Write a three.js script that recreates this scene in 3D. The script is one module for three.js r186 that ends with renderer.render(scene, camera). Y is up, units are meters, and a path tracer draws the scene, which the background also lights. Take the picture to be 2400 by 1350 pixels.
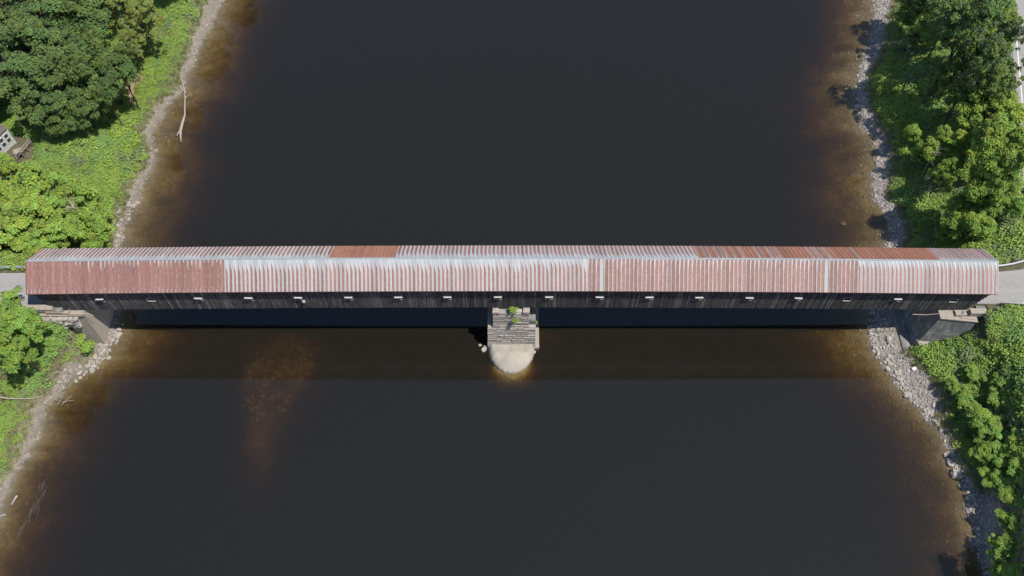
import * as THREE from 'three';
import { mergeGeometries } from 'three/addons/utils/BufferGeometryUtils.js';

// ---------------------------------------------------------------- camera, sky, sun, exposure
const scene = new THREE.Scene();
const camera = new THREE.PerspectiveCamera(35.97, 16 / 9, 1, 3000);
const PITCH = THREE.MathUtils.degToRad(58.2);
camera.position.set(0, 120.2, 69.1);
camera.lookAt(0, 120.2 - Math.sin(PITCH) * 100, 69.1 - Math.cos(PITCH) * 100);

const SUN = new THREE.Vector3(0.45, 1, 0.17).normalize();
function makeSky() {
  const W = 512, H = 256, d = new Float32Array(W * H * 4), v = new THREE.Vector3();
  const zen = [0.092, 0.164, 0.315], hor = [0.21, 0.255, 0.3];
  for (let r = 0; r < H; r++) for (let c = 0; c < W; c++) {
    const up = ((r + 0.5) / H - 0.5) * Math.PI, ro = ((c + 0.5) / W - 0.5) * 2 * Math.PI;
    v.set(Math.cos(ro) * Math.cos(up), Math.sin(up), Math.sin(ro) * Math.cos(up));
    const k = Math.pow(1 - Math.max(0, v.y), 3.2), g = Math.max(0, v.dot(SUN));
    const glow = 0.25 * Math.pow(g, 6) + 0.7 * Math.pow(g, 60);
    for (let i = 0; i < 3; i++) d[(r * W + c) * 4 + i] = zen[i] * (1 - k) + hor[i] * k + glow * [0.75, 0.72, 0.65][i];
    d[(r * W + c) * 4 + 3] = 1;
  }
  const t = new THREE.DataTexture(d, W, H, THREE.RGBAFormat, THREE.FloatType);
  t.mapping = THREE.EquirectangularReflectionMapping; t.magFilter = THREE.LinearFilter; t.needsUpdate = true;
  return t;
}
scene.background = makeSky(); scene.environment = scene.background;
const sun = new THREE.DirectionalLight(new THREE.Color().setRGB(1, 0.94, 0.85), 3.9);
sun.position.copy(SUN).multiplyScalar(260);
sun.castShadow = true; sun.shadow.mapSize.set(4096, 4096);
Object.assign(sun.shadow.camera, { left: -130, right: 130, top: 130, bottom: -130, near: 1, far: 500 });
scene.add(sun, sun.target);
const renderer = new THREE.WebGLRenderer({ antialias: true });
renderer.toneMapping = THREE.LinearToneMapping;
renderer.toneMappingExposure = 1.6;
renderer.shadowMap.enabled = true;

// ---------------------------------------------------------------- helpers
function rng(seed) { let s = seed >>> 0; return () => { s = (s + 0x6d2b79f5) | 0; let t = Math.imul(s ^ (s >>> 15), 1 | s); t = (t + Math.imul(t ^ (t >>> 7), 61 | t)) ^ t; return ((t ^ (t >>> 14)) >>> 0) / 4294967296; }; }
const hash = (x, y) => { let h = Math.imul(x | 0, 374761393) + Math.imul(y | 0, 668265263); h = Math.imul(h ^ (h >>> 13), 1274126177); return ((h ^ (h >>> 16)) >>> 0) / 4294967296; };
function noise(x, y) {
  const ix = Math.floor(x), iy = Math.floor(y), fx = x - ix, fy = y - iy, u = fx * fx * (3 - 2 * fx), v = fy * fy * (3 - 2 * fy);
  const a = hash(ix, iy), b = hash(ix + 1, iy), c = hash(ix, iy + 1), d = hash(ix + 1, iy + 1);
  return a + (b - a) * u + (c - a) * v + (a - b - c + d) * u * v;
}
const fbm = (x, y) => 0.5 * noise(x, y) + 0.28 * noise(x * 2.1 + 7, y * 2.1) + 0.14 * noise(x * 4.3, y * 4.3 + 3) + 0.08 * noise(x * 8.7 + 1, y * 8.7);
const ss = (a, b, x) => { const t = Math.min(1, Math.max(0, (x - a) / (b - a))); return t * t * (3 - 2 * t); };
const lerp = (a, b, t) => a + (b - a) * t;
const rgb = (r, g, b) => new THREE.Color().setRGB(r, g, b);
const used = {};
const numbered = (n) => { used[n] = (used[n] ?? -1) + 1; return used[n] ? n + '_' + String(used[n]).padStart(3, '0') : n; };
function shade(o) { o.castShadow = true; o.receiveShadow = true; return o; }
function mesh(name, g, m, parent, top) { const o = shade(new THREE.Mesh(g, m)); o.name = top ? numbered(name) : name; (parent ?? scene).add(o); return o; }
function tag(o, label, category, group) { o.userData.label = label; o.userData.category = category; if (group) o.userData.group = group; return o; }
function thing(name, label, category, group, p = [0, 0, 0]) { const o = new THREE.Group(); o.name = numbered(name); o.position.set(...p); scene.add(o); return tag(o, label, category, group); }
function kind(o, k) { o.userData.kind = k; return o; }
function geo(pos, idx, { uv, color } = {}) {
  const g = new THREE.BufferGeometry(); g.setAttribute('position', new THREE.Float32BufferAttribute(pos, 3));
  if (uv) g.setAttribute('uv', new THREE.Float32BufferAttribute(uv, 2));
  if (color) g.setAttribute('color', new THREE.Float32BufferAttribute(color, 3));
  if (idx) g.setIndex(idx); g.computeVertexNormals(); return g;
}
// a closed solid from two quads (each four [x,y,z], same order), flat shaded, uv in metres
function hexa(a, b) {
  const q = [[a[0], a[1], a[2], a[3]], [b[3], b[2], b[1], b[0]]]; for (let i = 0; i < 4; i++) { const j = (i + 1) % 4; q.push([a[j], a[i], b[i], b[j]]); }
  const pos = [], uv = [], e1 = new THREE.Vector3(), e2 = new THREE.Vector3(), n = new THREE.Vector3();
  for (const f of q) {
    e1.subVectors(new THREE.Vector3(...f[1]), new THREE.Vector3(...f[0])); e2.subVectors(new THREE.Vector3(...f[2]), new THREE.Vector3(...f[0])); n.crossVectors(e1, e2);
    const ax = Math.abs(n.x), ay = Math.abs(n.y), az = Math.abs(n.z), U = (p) => (ay >= ax && ay >= az ? [p[0], p[2]] : ax >= az ? [p[2], p[1]] : [p[0], p[1]]);
    for (const k of [0, 1, 2, 0, 2, 3]) { pos.push(...f[k]); uv.push(...U(f[k])); }
  }
  return geo(pos, null, { uv });
}
const slab = (x0, x1, y0, y1, z0, z1) => hexa([[x0, y1, z0], [x0, y1, z1], [x1, y1, z1], [x1, y1, z0]], [[x0, y0, z0], [x0, y0, z1], [x1, y0, z1], [x1, y0, z0]]);
function tubeAlong(pts, radii, sides = 7) {
  const pos = [], uv = [], idx = [], P = pts.map((p) => new THREE.Vector3(...p)), d = new THREE.Vector3(), a = new THREE.Vector3(), b = new THREE.Vector3();
  let L = 0;
  P.forEach((p, i) => {
    d.subVectors(P[Math.min(i + 1, P.length - 1)], P[Math.max(i - 1, 0)]).normalize();
    a.set(Math.abs(d.y) > 0.9 ? 1 : 0, Math.abs(d.y) > 0.9 ? 0 : 1, 0).cross(d).normalize(); b.crossVectors(d, a);
    if (i) L += P[i].distanceTo(P[i - 1]);
    for (let s = 0; s <= sides; s++) { const t = (s / sides) * 2 * Math.PI, c = Math.cos(t) * radii[i], q = Math.sin(t) * radii[i]; pos.push(p.x + a.x * c + b.x * q, p.y + a.y * c + b.y * q, p.z + a.z * c + b.z * q); uv.push(s / sides, L); }
  });
  for (let i = 0; i < P.length - 1; i++) for (let s = 0; s < sides; s++) { const k = i * (sides + 1) + s; idx.push(k, k + 1, k + sides + 1, k + 1, k + sides + 2, k + sides + 1); }
  for (const [e, n] of [[0, 1], [P.length - 1, 0]]) { const c = pos.length / 3; pos.push(...P[e].toArray()); uv.push(0.5, 0); for (let s = 0; s < sides; s++) { const k = e * (sides + 1) + s; n ? idx.push(c, k + 1, k) : idx.push(c, k, k + 1); } }
  return geo(pos, idx, { uv });
}
function tex(w, h, f, { srgb = true, repeat } = {}) {
  const d = new Uint8Array(w * h * 4);
  for (let y = 0; y < h; y++) for (let x = 0; x < w; x++) { const c = f(x / w, y / h, x, y), o = (y * w + x) * 4; for (let i = 0; i < 3; i++) d[o + i] = Math.max(0, Math.min(255, c[i] * 255)); d[o + 3] = 255; }
  const t = new THREE.DataTexture(d, w, h); t.magFilter = THREE.LinearFilter; t.wrapS = t.wrapT = THREE.RepeatWrapping;
  if (srgb) t.colorSpace = THREE.SRGBColorSpace; if (repeat) t.repeat.set(...repeat); t.needsUpdate = true; return t;
}
// noise that tiles over p cells
const tnoise = (x, y, p) => { const ix = Math.floor(x), iy = Math.floor(y), fx = x - ix, fy = y - iy, u = fx * fx * (3 - 2 * fx), v = fy * fy * (3 - 2 * fy), m = (a) => ((a % p) + p) % p; const a = hash(m(ix), m(iy)), b = hash(m(ix + 1), m(iy)), c = hash(m(ix), m(iy + 1)), e = hash(m(ix + 1), m(iy + 1)); return a + (b - a) * u + (c - a) * v + (a - b - c + e) * u * v; };
const tf = (u, v, p) => 0.5 * tnoise(u * p, v * p, p) + 0.3 * tnoise(u * p * 2, v * p * 2, p * 2) + 0.2 * tnoise(u * p * 4, v * p * 4, p * 4);

const grain = tex(256, 256, (u, v) => { const n = 0.78 + 0.22 * tf(u, v, 8) + 0.14 * (tf(u, v, 64) - 0.5); return [n, n * 0.995, n * 0.985]; });
const grainBump = tex(256, 256, (u, v) => { const n = 0.5 * tf(u, v, 16) + 0.5 * tf(u, v, 48); return [n, n, n]; }, { srgb: false });
const ALBEDO = 0.78;                                              // one calibration for everything that is not a leaf
const std = (o) => { const m = new THREE.MeshStandardMaterial({ roughness: 0.9, ...o }); m.color.multiplyScalar(ALBEDO); return m; };
const M = {
  concrete: std({ color: rgb(0.44, 0.4, 0.35), map: Object.assign(grain.clone(), {}), bumpMap: grainBump, bumpScale: 0.01 }),
  concreteGrey: std({ color: rgb(0.36, 0.36, 0.36), map: tex(256, 256, (u, v) => { const n = 0.62 + 0.3 * tf(u, v, 6) + 0.34 * Math.max(0, tnoise(u * 24, v * 3, 24) - 0.62) * 2 - 0.2 * Math.max(0, tnoise(u * 17, v * 2, 17) - 0.6); return [n, n * 1.0, n * 0.99]; }, { repeat: [0.25, 0.25] }), bumpMap: grainBump, bumpScale: 0.01 }),
  asphalt: std({ color: rgb(0.34, 0.33, 0.325), map: tex(256, 256, (u, v) => { const n = 0.9 + 0.1 * tf(u, v, 5); return [n, n, n]; }), roughness: 0.95 }),
  steel: std({ color: rgb(0.55, 0.56, 0.57), roughness: 0.45, metalness: 0.5 }),
  post: std({ color: rgb(0.16, 0.12, 0.09), map: grain }),
  pipe: std({ color: rgb(0.5, 0.36, 0.29), roughness: 0.7 }),
  white: std({ color: rgb(0.72, 0.72, 0.7), roughness: 0.6 }),
  paint: std({ color: rgb(0.7, 0.7, 0.68), roughness: 0.7 }),
  dark: std({ color: rgb(0.03, 0.028, 0.026) }),
  oldwood: std({ color: rgb(0.42, 0.36, 0.31), map: grain }),
  deadwood: std({ color: rgb(0.5, 0.44, 0.39), map: grain }),
  bark: std({ color: rgb(0.13, 0.1, 0.075), map: grain, bumpMap: grainBump, bumpScale: 0.02 }),
};

// ---------------------------------------------------------------- shoreline and terrain
const SHL = [[-200, -38], [-120, -50], [-90, -54], [-73, -57.4], [-69.3, -58], [-65.9, -58.2], [-62.3, -59.4], [-58.5, -59.6], [-54.5, -60.1], [-51.8, -60.8], [-47.9, -60.4], [-46.3, -61.7], [-43.9, -62.7], [-41, -63.3], [-38.2, -63.9], [-35.7, -63.9], [-33.9, -62.7], [-31.3, -62.4], [-28.8, -62.6], [-26, -63.2], [-23.3, -63.1], [-21.5, -63.8], [-19.2, -64.3], [-15.6, -64.1], [-13.3, -64], [-8, -62.5], [-1, -61.2], [2.6, -60.9], [4.1, -61.2], [6, -61.6], [7.5, -62], [8.7, -63.2], [10.2, -64.9], [11.2, -65.6], [12.7, -66.8], [14.4, -67.4], [15.4, -68.5], [17.2, -68.4], [19.8, -68.3], [22.5, -68.6], [24.5, -69.4], [26.9, -70.1], [30.5, -70.3], [36, -71], [50, -73], [90, -78], [200, -90]];
const SHR = [[-200, 100], [-120, 84], [-90, 76], [-72.4, 72.1], [-66.5, 71], [-61.8, 69.2], [-58.5, 67.7], [-55.1, 66.2], [-51.8, 64.7], [-48.7, 63.7], [-46.8, 63.3], [-42.1, 62.7], [-38.7, 62.7], [-37.4, 64.8], [-34.2, 64.3], [-30.7, 63.3], [-28.6, 62.5], [-26, 61.9], [-22.4, 61.7], [-21.3, 62.6], [-17.8, 62.5], [-15.6, 62.7], [-13.5, 61], [-7.4, 58.2], [2.5, 55.3], [4.1, 54.8], [5.8, 55.3], [7.5, 55.7], [9.1, 56.3], [10.6, 57.2], [12.2, 57.7], [13.7, 58.3], [14.6, 59.4], [16.5, 60.2], [17.7, 61.2], [18.9, 62], [20.5, 62.1], [21.8, 62.4], [23.2, 62.2], [24.9, 62.8], [26.3, 63.3], [28.2, 63.2], [31.3, 62.7], [32.8, 63.2], [35, 62.6], [36.6, 62.9], [38.6, 62.8], [50, 63], [90, 66], [200, 80]];
function along(T, z) { let i = 1; while (i < T.length - 1 && T[i][0] < z) i++; const [z0, x0] = T[i - 1], [z1, x1] = T[i]; return lerp(x0, x1, Math.min(1, Math.max(0, (z - z0) / (z1 - z0)))); }
const wob = (z) => (noise(z * 1.7, 3.1) - 0.5) * 0.8 + (noise(z * 5.1, 9.4) - 0.5) * 0.35;
const shoreL = (z) => along(SHL, z) + wob(z), shoreR = (z) => along(SHR, z) + wob(z + 50);
const bump2 = (x, z, cx, cz, rx, rz) => Math.exp(-(((x - cx) / rx) ** 2) - ((z - cz) / rz) ** 2);
function terrain(x, z) {
  const dl = shoreL(z) - x, dr = x - shoreR(z);
  if (dl <= 0 && dr <= 0) {                                    // river bed
    const a = -dl, b = -dr;
    const na = (0.12 + 0.08 * ss(0, 15, z)) * a + 0.055 * Math.max(0, a - 6) ** 1.35, nb = (0.115 + 0.09 * ss(0, 15, z)) * b + 0.04 * Math.max(0, b - 7) ** 1.35;
    let dep = Math.min(na, nb, 4.2 + 0.6 * (fbm(x * 0.05, z * 0.05) - 0.5));
    dep += ((fbm(x * 0.22, z * 0.22) - 0.47) * 0.7 + (fbm(x * 0.55 + 20, z * 0.55) - 0.47) * 0.45) * ss(0, 4, Math.min(a, b));
    const bar = Math.min(1, bump2(x, z, -35.5, 8, 9, 10) + 0.75 * bump2(x, z, -36.5, 22, 4.8, 11)) * (0.75 + 0.5 * fbm(x * 0.25, z * 0.25));
    dep = lerp(dep, 1.3 + 0.9 * (fbm(x * 0.35 + 5, z * 0.35) - 0.5), Math.min(1, bar * 1.1));
    const pier = Math.max(1.3 * bump2(x, z, -0.1, 8, 4.4, 4), 0.95 * bump2(x, z, 0, 0, 8.5, 7.5));
    dep = lerp(dep, 0.15, Math.min(1, pier * 1.05));
    return -Math.max(0.01 + 0.06 * Math.min(a, b, 1), dep);
  }
  const left = dl > 0, d = left ? dl : dr, face = left ? -63.2 - x : x - 61.2, az = Math.abs(z - 0.3);
  const near = ss(26, 8, az), beach = stripW(left, z);
  let h = 0.2 * Math.min(d, beach) + 0.05 * (noise(x * 1.5, z * 1.5) - 0.3) * Math.min(1, d);
  const width = left ? lerp(20, 9, near) : lerp(22, 13, near) + 10 * ss(6, 20, z), top = left ? 7.2 : lerp(8.3, 7, ss(8, 30, z));
  h += (top - 0.9) * ss(0, 1, (d - beach) / width) + 0.5 * (fbm(x * 0.12, z * 0.12) - 0.47) * ss(beach, beach + 6, d);
  const end = left ? x > -69.2 : x < 68.6, w = (end ? ss(3.4, 2.9, az) : ss(9.5, 3.8, az)) * ss(0, 1.6, face);
  h = lerp(h, 9.02, w);
  if (left && z > 4.2 && az < 14) h = Math.max(h, 6.1 * ss(13, 5.5, z) * ss(0.2, 3.2, -63.6 - x));
  if (!left) h = lerp(h, 8.7, ss(9, 4.5, Math.abs(x - roadX(z))));
  if (az < 4.6 && face < 0.2) h = Math.min(h, 0.25 + 0.13 * d);
  return h;
}
const stripW = (left, z) => left ? 2.1 + 1.2 * noise(z * 0.2, 8) + 1.2 * ss(-50, -66, z) : 2.9 + 1.4 * noise(z * 0.17, 3) + 1.6 * ss(-10, 0, z) * ss(18, 12, z) - 1.7 * ss(15, 19, z) * ss(30, 27, z);
function roadX(z) { return 89 + (-34 - z) * 0.236; }

function buildGround() {
  const axis = (lo, hi, f0, f1, fine) => { const a = []; for (let v = lo; v < f0; v += 8) a.push(v); for (let v = f0; v < f1; v += fine) a.push(v); for (let v = f1; v <= hi; v += 8) a.push(v); return a; };
  const patch = (X, Z) => {
    const pos = [], col = [], uv = [], idx = [], nx = X.length;
    for (const z of Z) for (const x of X) {
      const y = terrain(x, z), n = fbm(x * 0.4, z * 0.4), n2 = fbm(x * 1.7 + 9, z * 1.7), left = x < 0;
      const d = left ? shoreL(z) - x : x - shoreR(z);
      let c;
      if (y < 0.0) { const k = 0.6 + 0.8 * n2, silt = ss(0.45, 0.62, n); const sand = Math.min(1, 1.3 * bump2(x, z, -0.1, 8.5, 4.2, 3)); c = [lerp(0.2, 0.165, silt), lerp(0.155, 0.128, silt), lerp(0.085, 0.07, silt)].map((v, i) => lerp(v, [0.31, 0.255, 0.13][i], sand) * k); }
      else {
        const bch = left ? [0.3, 0.265, 0.22] : [0.33, 0.3, 0.275], soil = [0.13, 0.12, 0.07], k = 0.72 + 0.55 * n2;
        const sw = stripW(left, z), s = ss(sw - 0.6, sw + 1.4, d + (n - 0.5) * 2);
        c = [0, 1, 2].map((i) => lerp(bch[i], soil[i], s) * k);
        const wet = ss(0.7, 0.1, d + (n2 - 0.5) * 0.6); c = c.map((v) => v * lerp(1, 0.62, wet));
        const path = ss(1.3, 0.5, Math.abs(x + 69.1 + Math.sin(z * 0.9) * 0.5) + (n2 - 0.5)) * ss(-51.5, -50, z) * ss(-43, -44.5, z);
        c = c.map((v, i) => lerp(v, [0.4, 0.29, 0.19][i] * k, path));
      }
      pos.push(x, y, z); col.push(...c); uv.push(x / 2.5, z / 2.5);
    }
    for (let j = 0; j < Z.length - 1; j++) for (let i = 0; i < nx - 1; i++) { const a = j * nx + i; idx.push(a, a + nx, a + 1, a + 1, a + nx, a + nx + 1); }
    return geo(pos, idx, { uv, color: col });
  };
  const g = patch(axis(-400, 400, -112, 112, 0.55), axis(-400, 400, -92, 60, 0.55));
  const m = std({ vertexColors: true, map: grain, bumpMap: grainBump, bumpScale: 0.05, roughness: 1 });
  kind(mesh('ground', g, m), 'structure');
}
buildGround();

// ---------------------------------------------------------------- the river: a mirror-calm surface over a body of brown water
{
  const ripple = tex(512, 512, (u, v) => { const n = tf(u, v, 10); return [n, n, n]; }, { srgb: false });
  const s = new THREE.PlaneGeometry(800, 800).rotateX(-Math.PI / 2);
  const uv = s.attributes.uv; for (let i = 0; i < uv.count; i++) uv.setXY(i, uv.getX(i) * 100, uv.getY(i) * 100);
  const surf = new THREE.MeshPhysicalMaterial({ color: 0xffffff, roughness: 0.04, transmission: 1, thickness: 0, ior: 1.4, bumpMap: ripple, bumpScale: 0.002 });
  kind(mesh('river_surface', s, surf), 'structure');
  const body = new THREE.MeshPhysicalMaterial({ color: rgb(0.225, 0.206, 0.16), roughness: 1, specularIntensity: 0, transparent: true, opacity: 0.05, thickness: 1, attenuationColor: rgb(0.43, 0.325, 0.15), attenuationDistance: 1.0 });
  const b = mesh('river_water', new THREE.BoxGeometry(790, 9, 790), body); b.position.y = -4.53; kind(b, 'structure');
}

// ---------------------------------------------------------------- the covered bridge
const CAM = (x) => -0.85 * (x / 68.5) ** 2, HALF = 68.5, RIDGE = 16.75, RISE = 2.55, RUN = 3.86, WALLZ = 3.42;
{
  const bridge = thing('covered_bridge', 'long weathered timber covered bridge with rust streaked metal roof across the river', 'covered bridge');
  // roof sheets: each a pan with a standing seam; what the sheet is coated with comes from one column of an atlas
  const COLS = 48, CW = 40, RH = 512;
  const cls = (k) => (k < 12 ? 0 : k < 24 ? 1 : k < 36 ? 2 : k < 42 ? 3 : 4);
  const par = Array.from({ length: COLS }, (_, k) => { const r = rng(900 + k); return Array.from({ length: 12 }, () => r()); });
  const atlas = tex(COLS * CW, RH, (u, v, px, py) => {
    const k = Math.floor(px / CW), q = par[k], a = (px % CW + 0.5) / CW, s = 1 - (py + 0.5) / RH, c = cls(k);        // s: 0 at the ridge, 1 at the eave
    const n1 = noise(k * 31 + a * 9, s * 14 + k), n2 = noise(k * 17 + a * 26, s * 5), n3 = noise(k * 53 + a * 14, s * 60), jag = (noise(k * 7.3 + 2, s * 26) - 0.5) * 0.1;
    let rust;                                                                   // 1 where the zinc has rusted through
    if (c === 0) {
      const len = k < 4 ? 0.02 : 0.05 + 0.32 * q[0], w = 0.22 * (1 - s / len);
      rust = s < len && Math.abs(a - 0.08 - jag * 0.6 - 0.06) < w ? 0 : 1;
      const fleck = noise(k * 91 + a * 11, s * 22 + k * 3) > 0.83 && Math.abs(a - 0.16 - q[3] * 0.5) < 0.09; if (fleck) rust = 0.25;
      if (q[6] < 0.4 && s > 0.94 - q[5] * 0.14 && Math.abs(a - 0.12) < 0.06) rust = 0.3;
    } else if (c === 1 || c === 3) {
      const st = c === 1 ? 0.05 + 0.15 * q[0] : 0.02 + 0.06 * q[0], full = c === 1 ? 0.52 : 0.54, g = ss(st, st + 0.3, s), w = full * (0.12 + 0.88 * g) * (0.92 + 0.14 * s) + jag * 0.8;
      { const lo = 0.5 - 0.5 * full; rust = ss(st, st + 0.1, s) * ss(-0.05, 0.05, a - lo) * ss(-0.06, 0.06, lo + w - a); }
      if (c === 1 && s > 0.06 + 0.1 * q[1] && s <= st + 0.12 && Math.abs(a - 0.36) < 0.035) rust = 0.8;
      if (n3 > 0.84) rust *= 0.6;
    } else if (c === 2) {
      const len = 0.1 + 0.34 * q[0], w = 0.115 + 0.035 * q[1] + (s < len ? 0.2 * (1 - s / len) : 0) + jag * 0.5;
      rust = Math.abs(a - 0.14) < w ? (n3 > 0.62 && s > len ? 0.55 : 0.05) : 1; if (s < 0.02 + 0.03 * q[2]) rust = 0.1;
    } else if (k === 47) rust = a > 0.86 ? 0.7 : 0;
    else { rust = s < 0.03 + 0.05 * q[0] && a < 0.6 ? 0 : 1; if (n3 > 0.95) rust = 0.6; }
    const zinc = [0.815 + 0.03 * n2, 0.825 + 0.03 * n2, 0.84 + 0.03 * n2].map((x) => x - 0.05 * n1);
    const band = ss(0.75, 0.95, 1 - s) * 0.035; zinc[0] -= band; zinc[1] -= band * 0.3;
    const or = c === 4 ? 1 : 0.25 + 0.4 * q[7] * (1 - s), base = [lerp(0.68, 0.71, or), lerp(0.52, 0.52, or), lerp(0.505, 0.45, or)], t = 0.84 + 0.18 * n1 + 0.16 * (n2 - 0.5) + 0.1 * (q[8] - 0.4);
    return [0, 1, 2].map((i) => lerp(zinc[i], base[i] * t, rust));
  });
  const roofM = std({ map: atlas, roughness: 0.62, color: rgb(0.75, 0.74, 0.73) });
  const roofOrange = std({ map: atlas, roughness: 0.62, color: rgb(0.8, 0.74, 0.68) });
  const PITCHX = (2 * HALF) / 234, slope = Math.hypot(RUN, RISE), panelGeo = [];
  function panel(k) {
    if (panelGeo[k]) return panelGeo[k];
    const prof = [[0, 0], [0.012, 0.055], [0.05, 0.055], [0.062, 0.004], [0.3, 0.0], [PITCHX, 0.006]], ny = RISE / slope, nz = RUN / slope;   // along x, height off the slope
    const pos = [], uv = [], idx = [];
    for (const s of [0, 0.5, 1.004]) for (const [x, h] of prof) { pos.push(x, -RISE * s + h * nz, RUN * s + h * ny); uv.push((k + 0.03 + 0.94 * (x / PITCHX)) / COLS, 1 - Math.min(1, s)); }
    const n = prof.length;
    for (let j = 0; j < 2; j++) for (let i = 0; i < n - 1; i++) { const a = j * n + i; idx.push(a, a + n, a + 1, a + 1, a + n, a + n + 1); }
    const b = pos.length / 3; for (const [x, h] of prof) { pos.push(x, -RISE * 1.004 + h * nz, RUN * 1.004 + h * ny, x, -RISE * 1.004 - 0.03, RUN * 1.004); uv.push((k + 0.5) / COLS, 0.02, (k + 0.5) / COLS, 0.01); }
    for (let i = 0; i < n - 1; i++) { const a = b + 2 * i; idx.push(a, a + 1, a + 2, a + 2, a + 1, a + 3); }
    return (panelGeo[k] = geo(pos, idx, { uv }).toNonIndexed()).computeVertexNormals(), panelGeo[k];
  }
  const tones = [0.84, 0.93, 1, 1.04].map((t) => [roofM, roofOrange].map((m) => { const c = m.clone(); c.color.multiplyScalar(t); return c; }));
  const near = new THREE.Group(), far = new THREE.Group(); near.name = 'roof_slope'; far.name = 'roof_slope'; bridge.add(near, far);
  near.userData.label = 'roof slope facing the viewer, striped rust and zinc'; far.userData.label = 'far roof slope beyond the ridge';
  const R = rng(41);
  for (let i = 0; i < 234; i++) {
    const x0 = -HALF + i * PITCHX, px = 1200 + (x0 + PITCHX / 2) / 0.0598, pick = (a, n) => a + Math.floor(R() * n);
    let k, m = roofM;
    if (px < 520) k = px < 170 ? pick(0, 4) : pick(4, 8);
    else if (px < 1372) k = px > 1240 ? pick(R() < 0.5 ? 12 : 36, 6) : pick(12, 12);
    else if (px < 2012) k = Math.abs(px - 1415) < 5 || Math.abs(px - 1940) < 5 ? 47 : pick(24, 12);
    else k = pick(36, 6);
    const p = shade(new THREE.Mesh(panel(k), tones[Math.floor(R() * 4)][m === roofM ? 0 : 1])); p.name = 'roof_panel';
    p.position.set(x0, RIDGE + CAM(x0), 0); p.rotation.z = Math.atan2(CAM(x0 + PITCHX) - CAM(x0), PITCHX); near.add(p);
  }
  const rest = [];                                             // sheets of the far slope past the first 300 of the roof
  for (let i = 0; i < 234; i++) {
    const x1 = -HALF + (i + 1) * PITCHX, px = 1200 + (x1 - PITCHX / 2) / 0.0598, pick = (a, n) => a + Math.floor(R() * n);
    let k, m = roofM;
    if (px < 85) { k = pick(36, 6); } else if (px < 765) k = pick(12, 12);
    else if (px < 922) { k = pick(42, 5); m = roofOrange; } else if (px < 1640) k = pick(12, 12);
    else if (px < 2025) { k = R() < 0.45 ? pick(42, 5) : pick(24, 12); m = roofOrange; } else if (px < 2205) { k = pick(42, 5); m = roofOrange; } else k = pick(36, 6);
    const p = shade(new THREE.Mesh(panel(k), tones[Math.floor(R() * 4)][m === roofM ? 0 : 1])); p.name = 'roof_panel';
    p.position.set(x1, RIDGE + CAM(x1), 0); p.rotation.order = 'YZX'; p.rotation.y = Math.PI; p.rotation.z = -Math.atan2(CAM(x1) - CAM(x1 - PITCHX), PITCHX);
    if (i >= 84 && i < 150) far.add(p); else { p.updateMatrix(); rest.push([p.geometry.clone().applyMatrix4(p.matrix), p.material]); }
  }
  kind(mesh('roof_panels', mergeGeometries(rest.map((r) => r[0]), true), rest.map((r) => r[1]), far), 'stuff');
  // strips that follow the camber
  function strip(section, x0, x1, n = 48, ends = true) {
    const pos = [], uv = [], idx = [], m = section.length;
    for (let i = 0; i <= n; i++) { const x = lerp(x0, x1, i / n); section.forEach(([y, z], j) => { pos.push(x, y + CAM(x), z); uv.push(x, j * 0.4); }); }
    for (let i = 0; i < n; i++) for (let j = 0; j < m; j++) { const a = i * m + j, b = i * m + ((j + 1) % m); idx.push(a, b, a + m, b, b + m, a + m); }
    if (ends) for (let j = 1; j < m - 1; j++) { idx.push(0, j + 1, j); const e = n * m; idx.push(e, e + j, e + j + 1); }
    const g = geo(pos, idx, { uv }).toNonIndexed(); g.computeVertexNormals(); return g;
  }
  const capM = std({ color: rgb(0.46, 0.5, 0.56), roughness: 0.5, map: grain });
  mesh('ridge_cap', strip([[RIDGE + 0.1, 0], [RIDGE + 0.02, 0.1], [RIDGE - 0.02, 0], [RIDGE + 0.02, -0.1]], -HALF - 0.05, HALF + 0.05), capM, bridge);
  const under = std({ color: rgb(0.09, 0.075, 0.06), map: grain });
  for (const s of [1, -1]) mesh('roof_decking', strip(s > 0 ? [[RIDGE - 0.03, 0], [RIDGE - 0.15, 0], [RIDGE - RISE - 0.13, RUN - 0.02], [RIDGE - RISE - 0.02, RUN - 0.02]] : [[RIDGE - RISE - 0.02, -RUN + 0.02], [RIDGE - RISE - 0.13, -RUN + 0.02], [RIDGE - 0.15, -0.001], [RIDGE - 0.03, -0.001]], -HALF, HALF), under, bridge);
  const fascia = std({ color: rgb(0.28, 0.1, 0.07), map: grain });
  for (const s of [1, -1]) mesh('eave_board', strip(s > 0 ? [[RIDGE - RISE - 0.02, RUN - 0.015], [RIDGE - RISE - 0.16, RUN - 0.015], [RIDGE - RISE - 0.16, RUN + 0.015], [RIDGE - RISE - 0.025, RUN + 0.015]] : [[RIDGE - RISE - 0.025, -RUN - 0.015], [RIDGE - RISE - 0.16, -RUN - 0.015], [RIDGE - RISE - 0.16, -RUN + 0.015], [RIDGE - RISE - 0.02, -RUN + 0.015]], -HALF, HALF), fascia, bridge);
  mesh('deck', strip([[9.34, -WALLZ + 0.1], [9.05, -WALLZ + 0.1], [9.05, WALLZ - 0.1], [9.34, WALLZ - 0.1]], -HALF + 1, HALF - 1), under, bridge);
  // rake trim at the two ends
  const trim = std({ color: rgb(0.6, 0.6, 0.6), map: grain });
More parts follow.
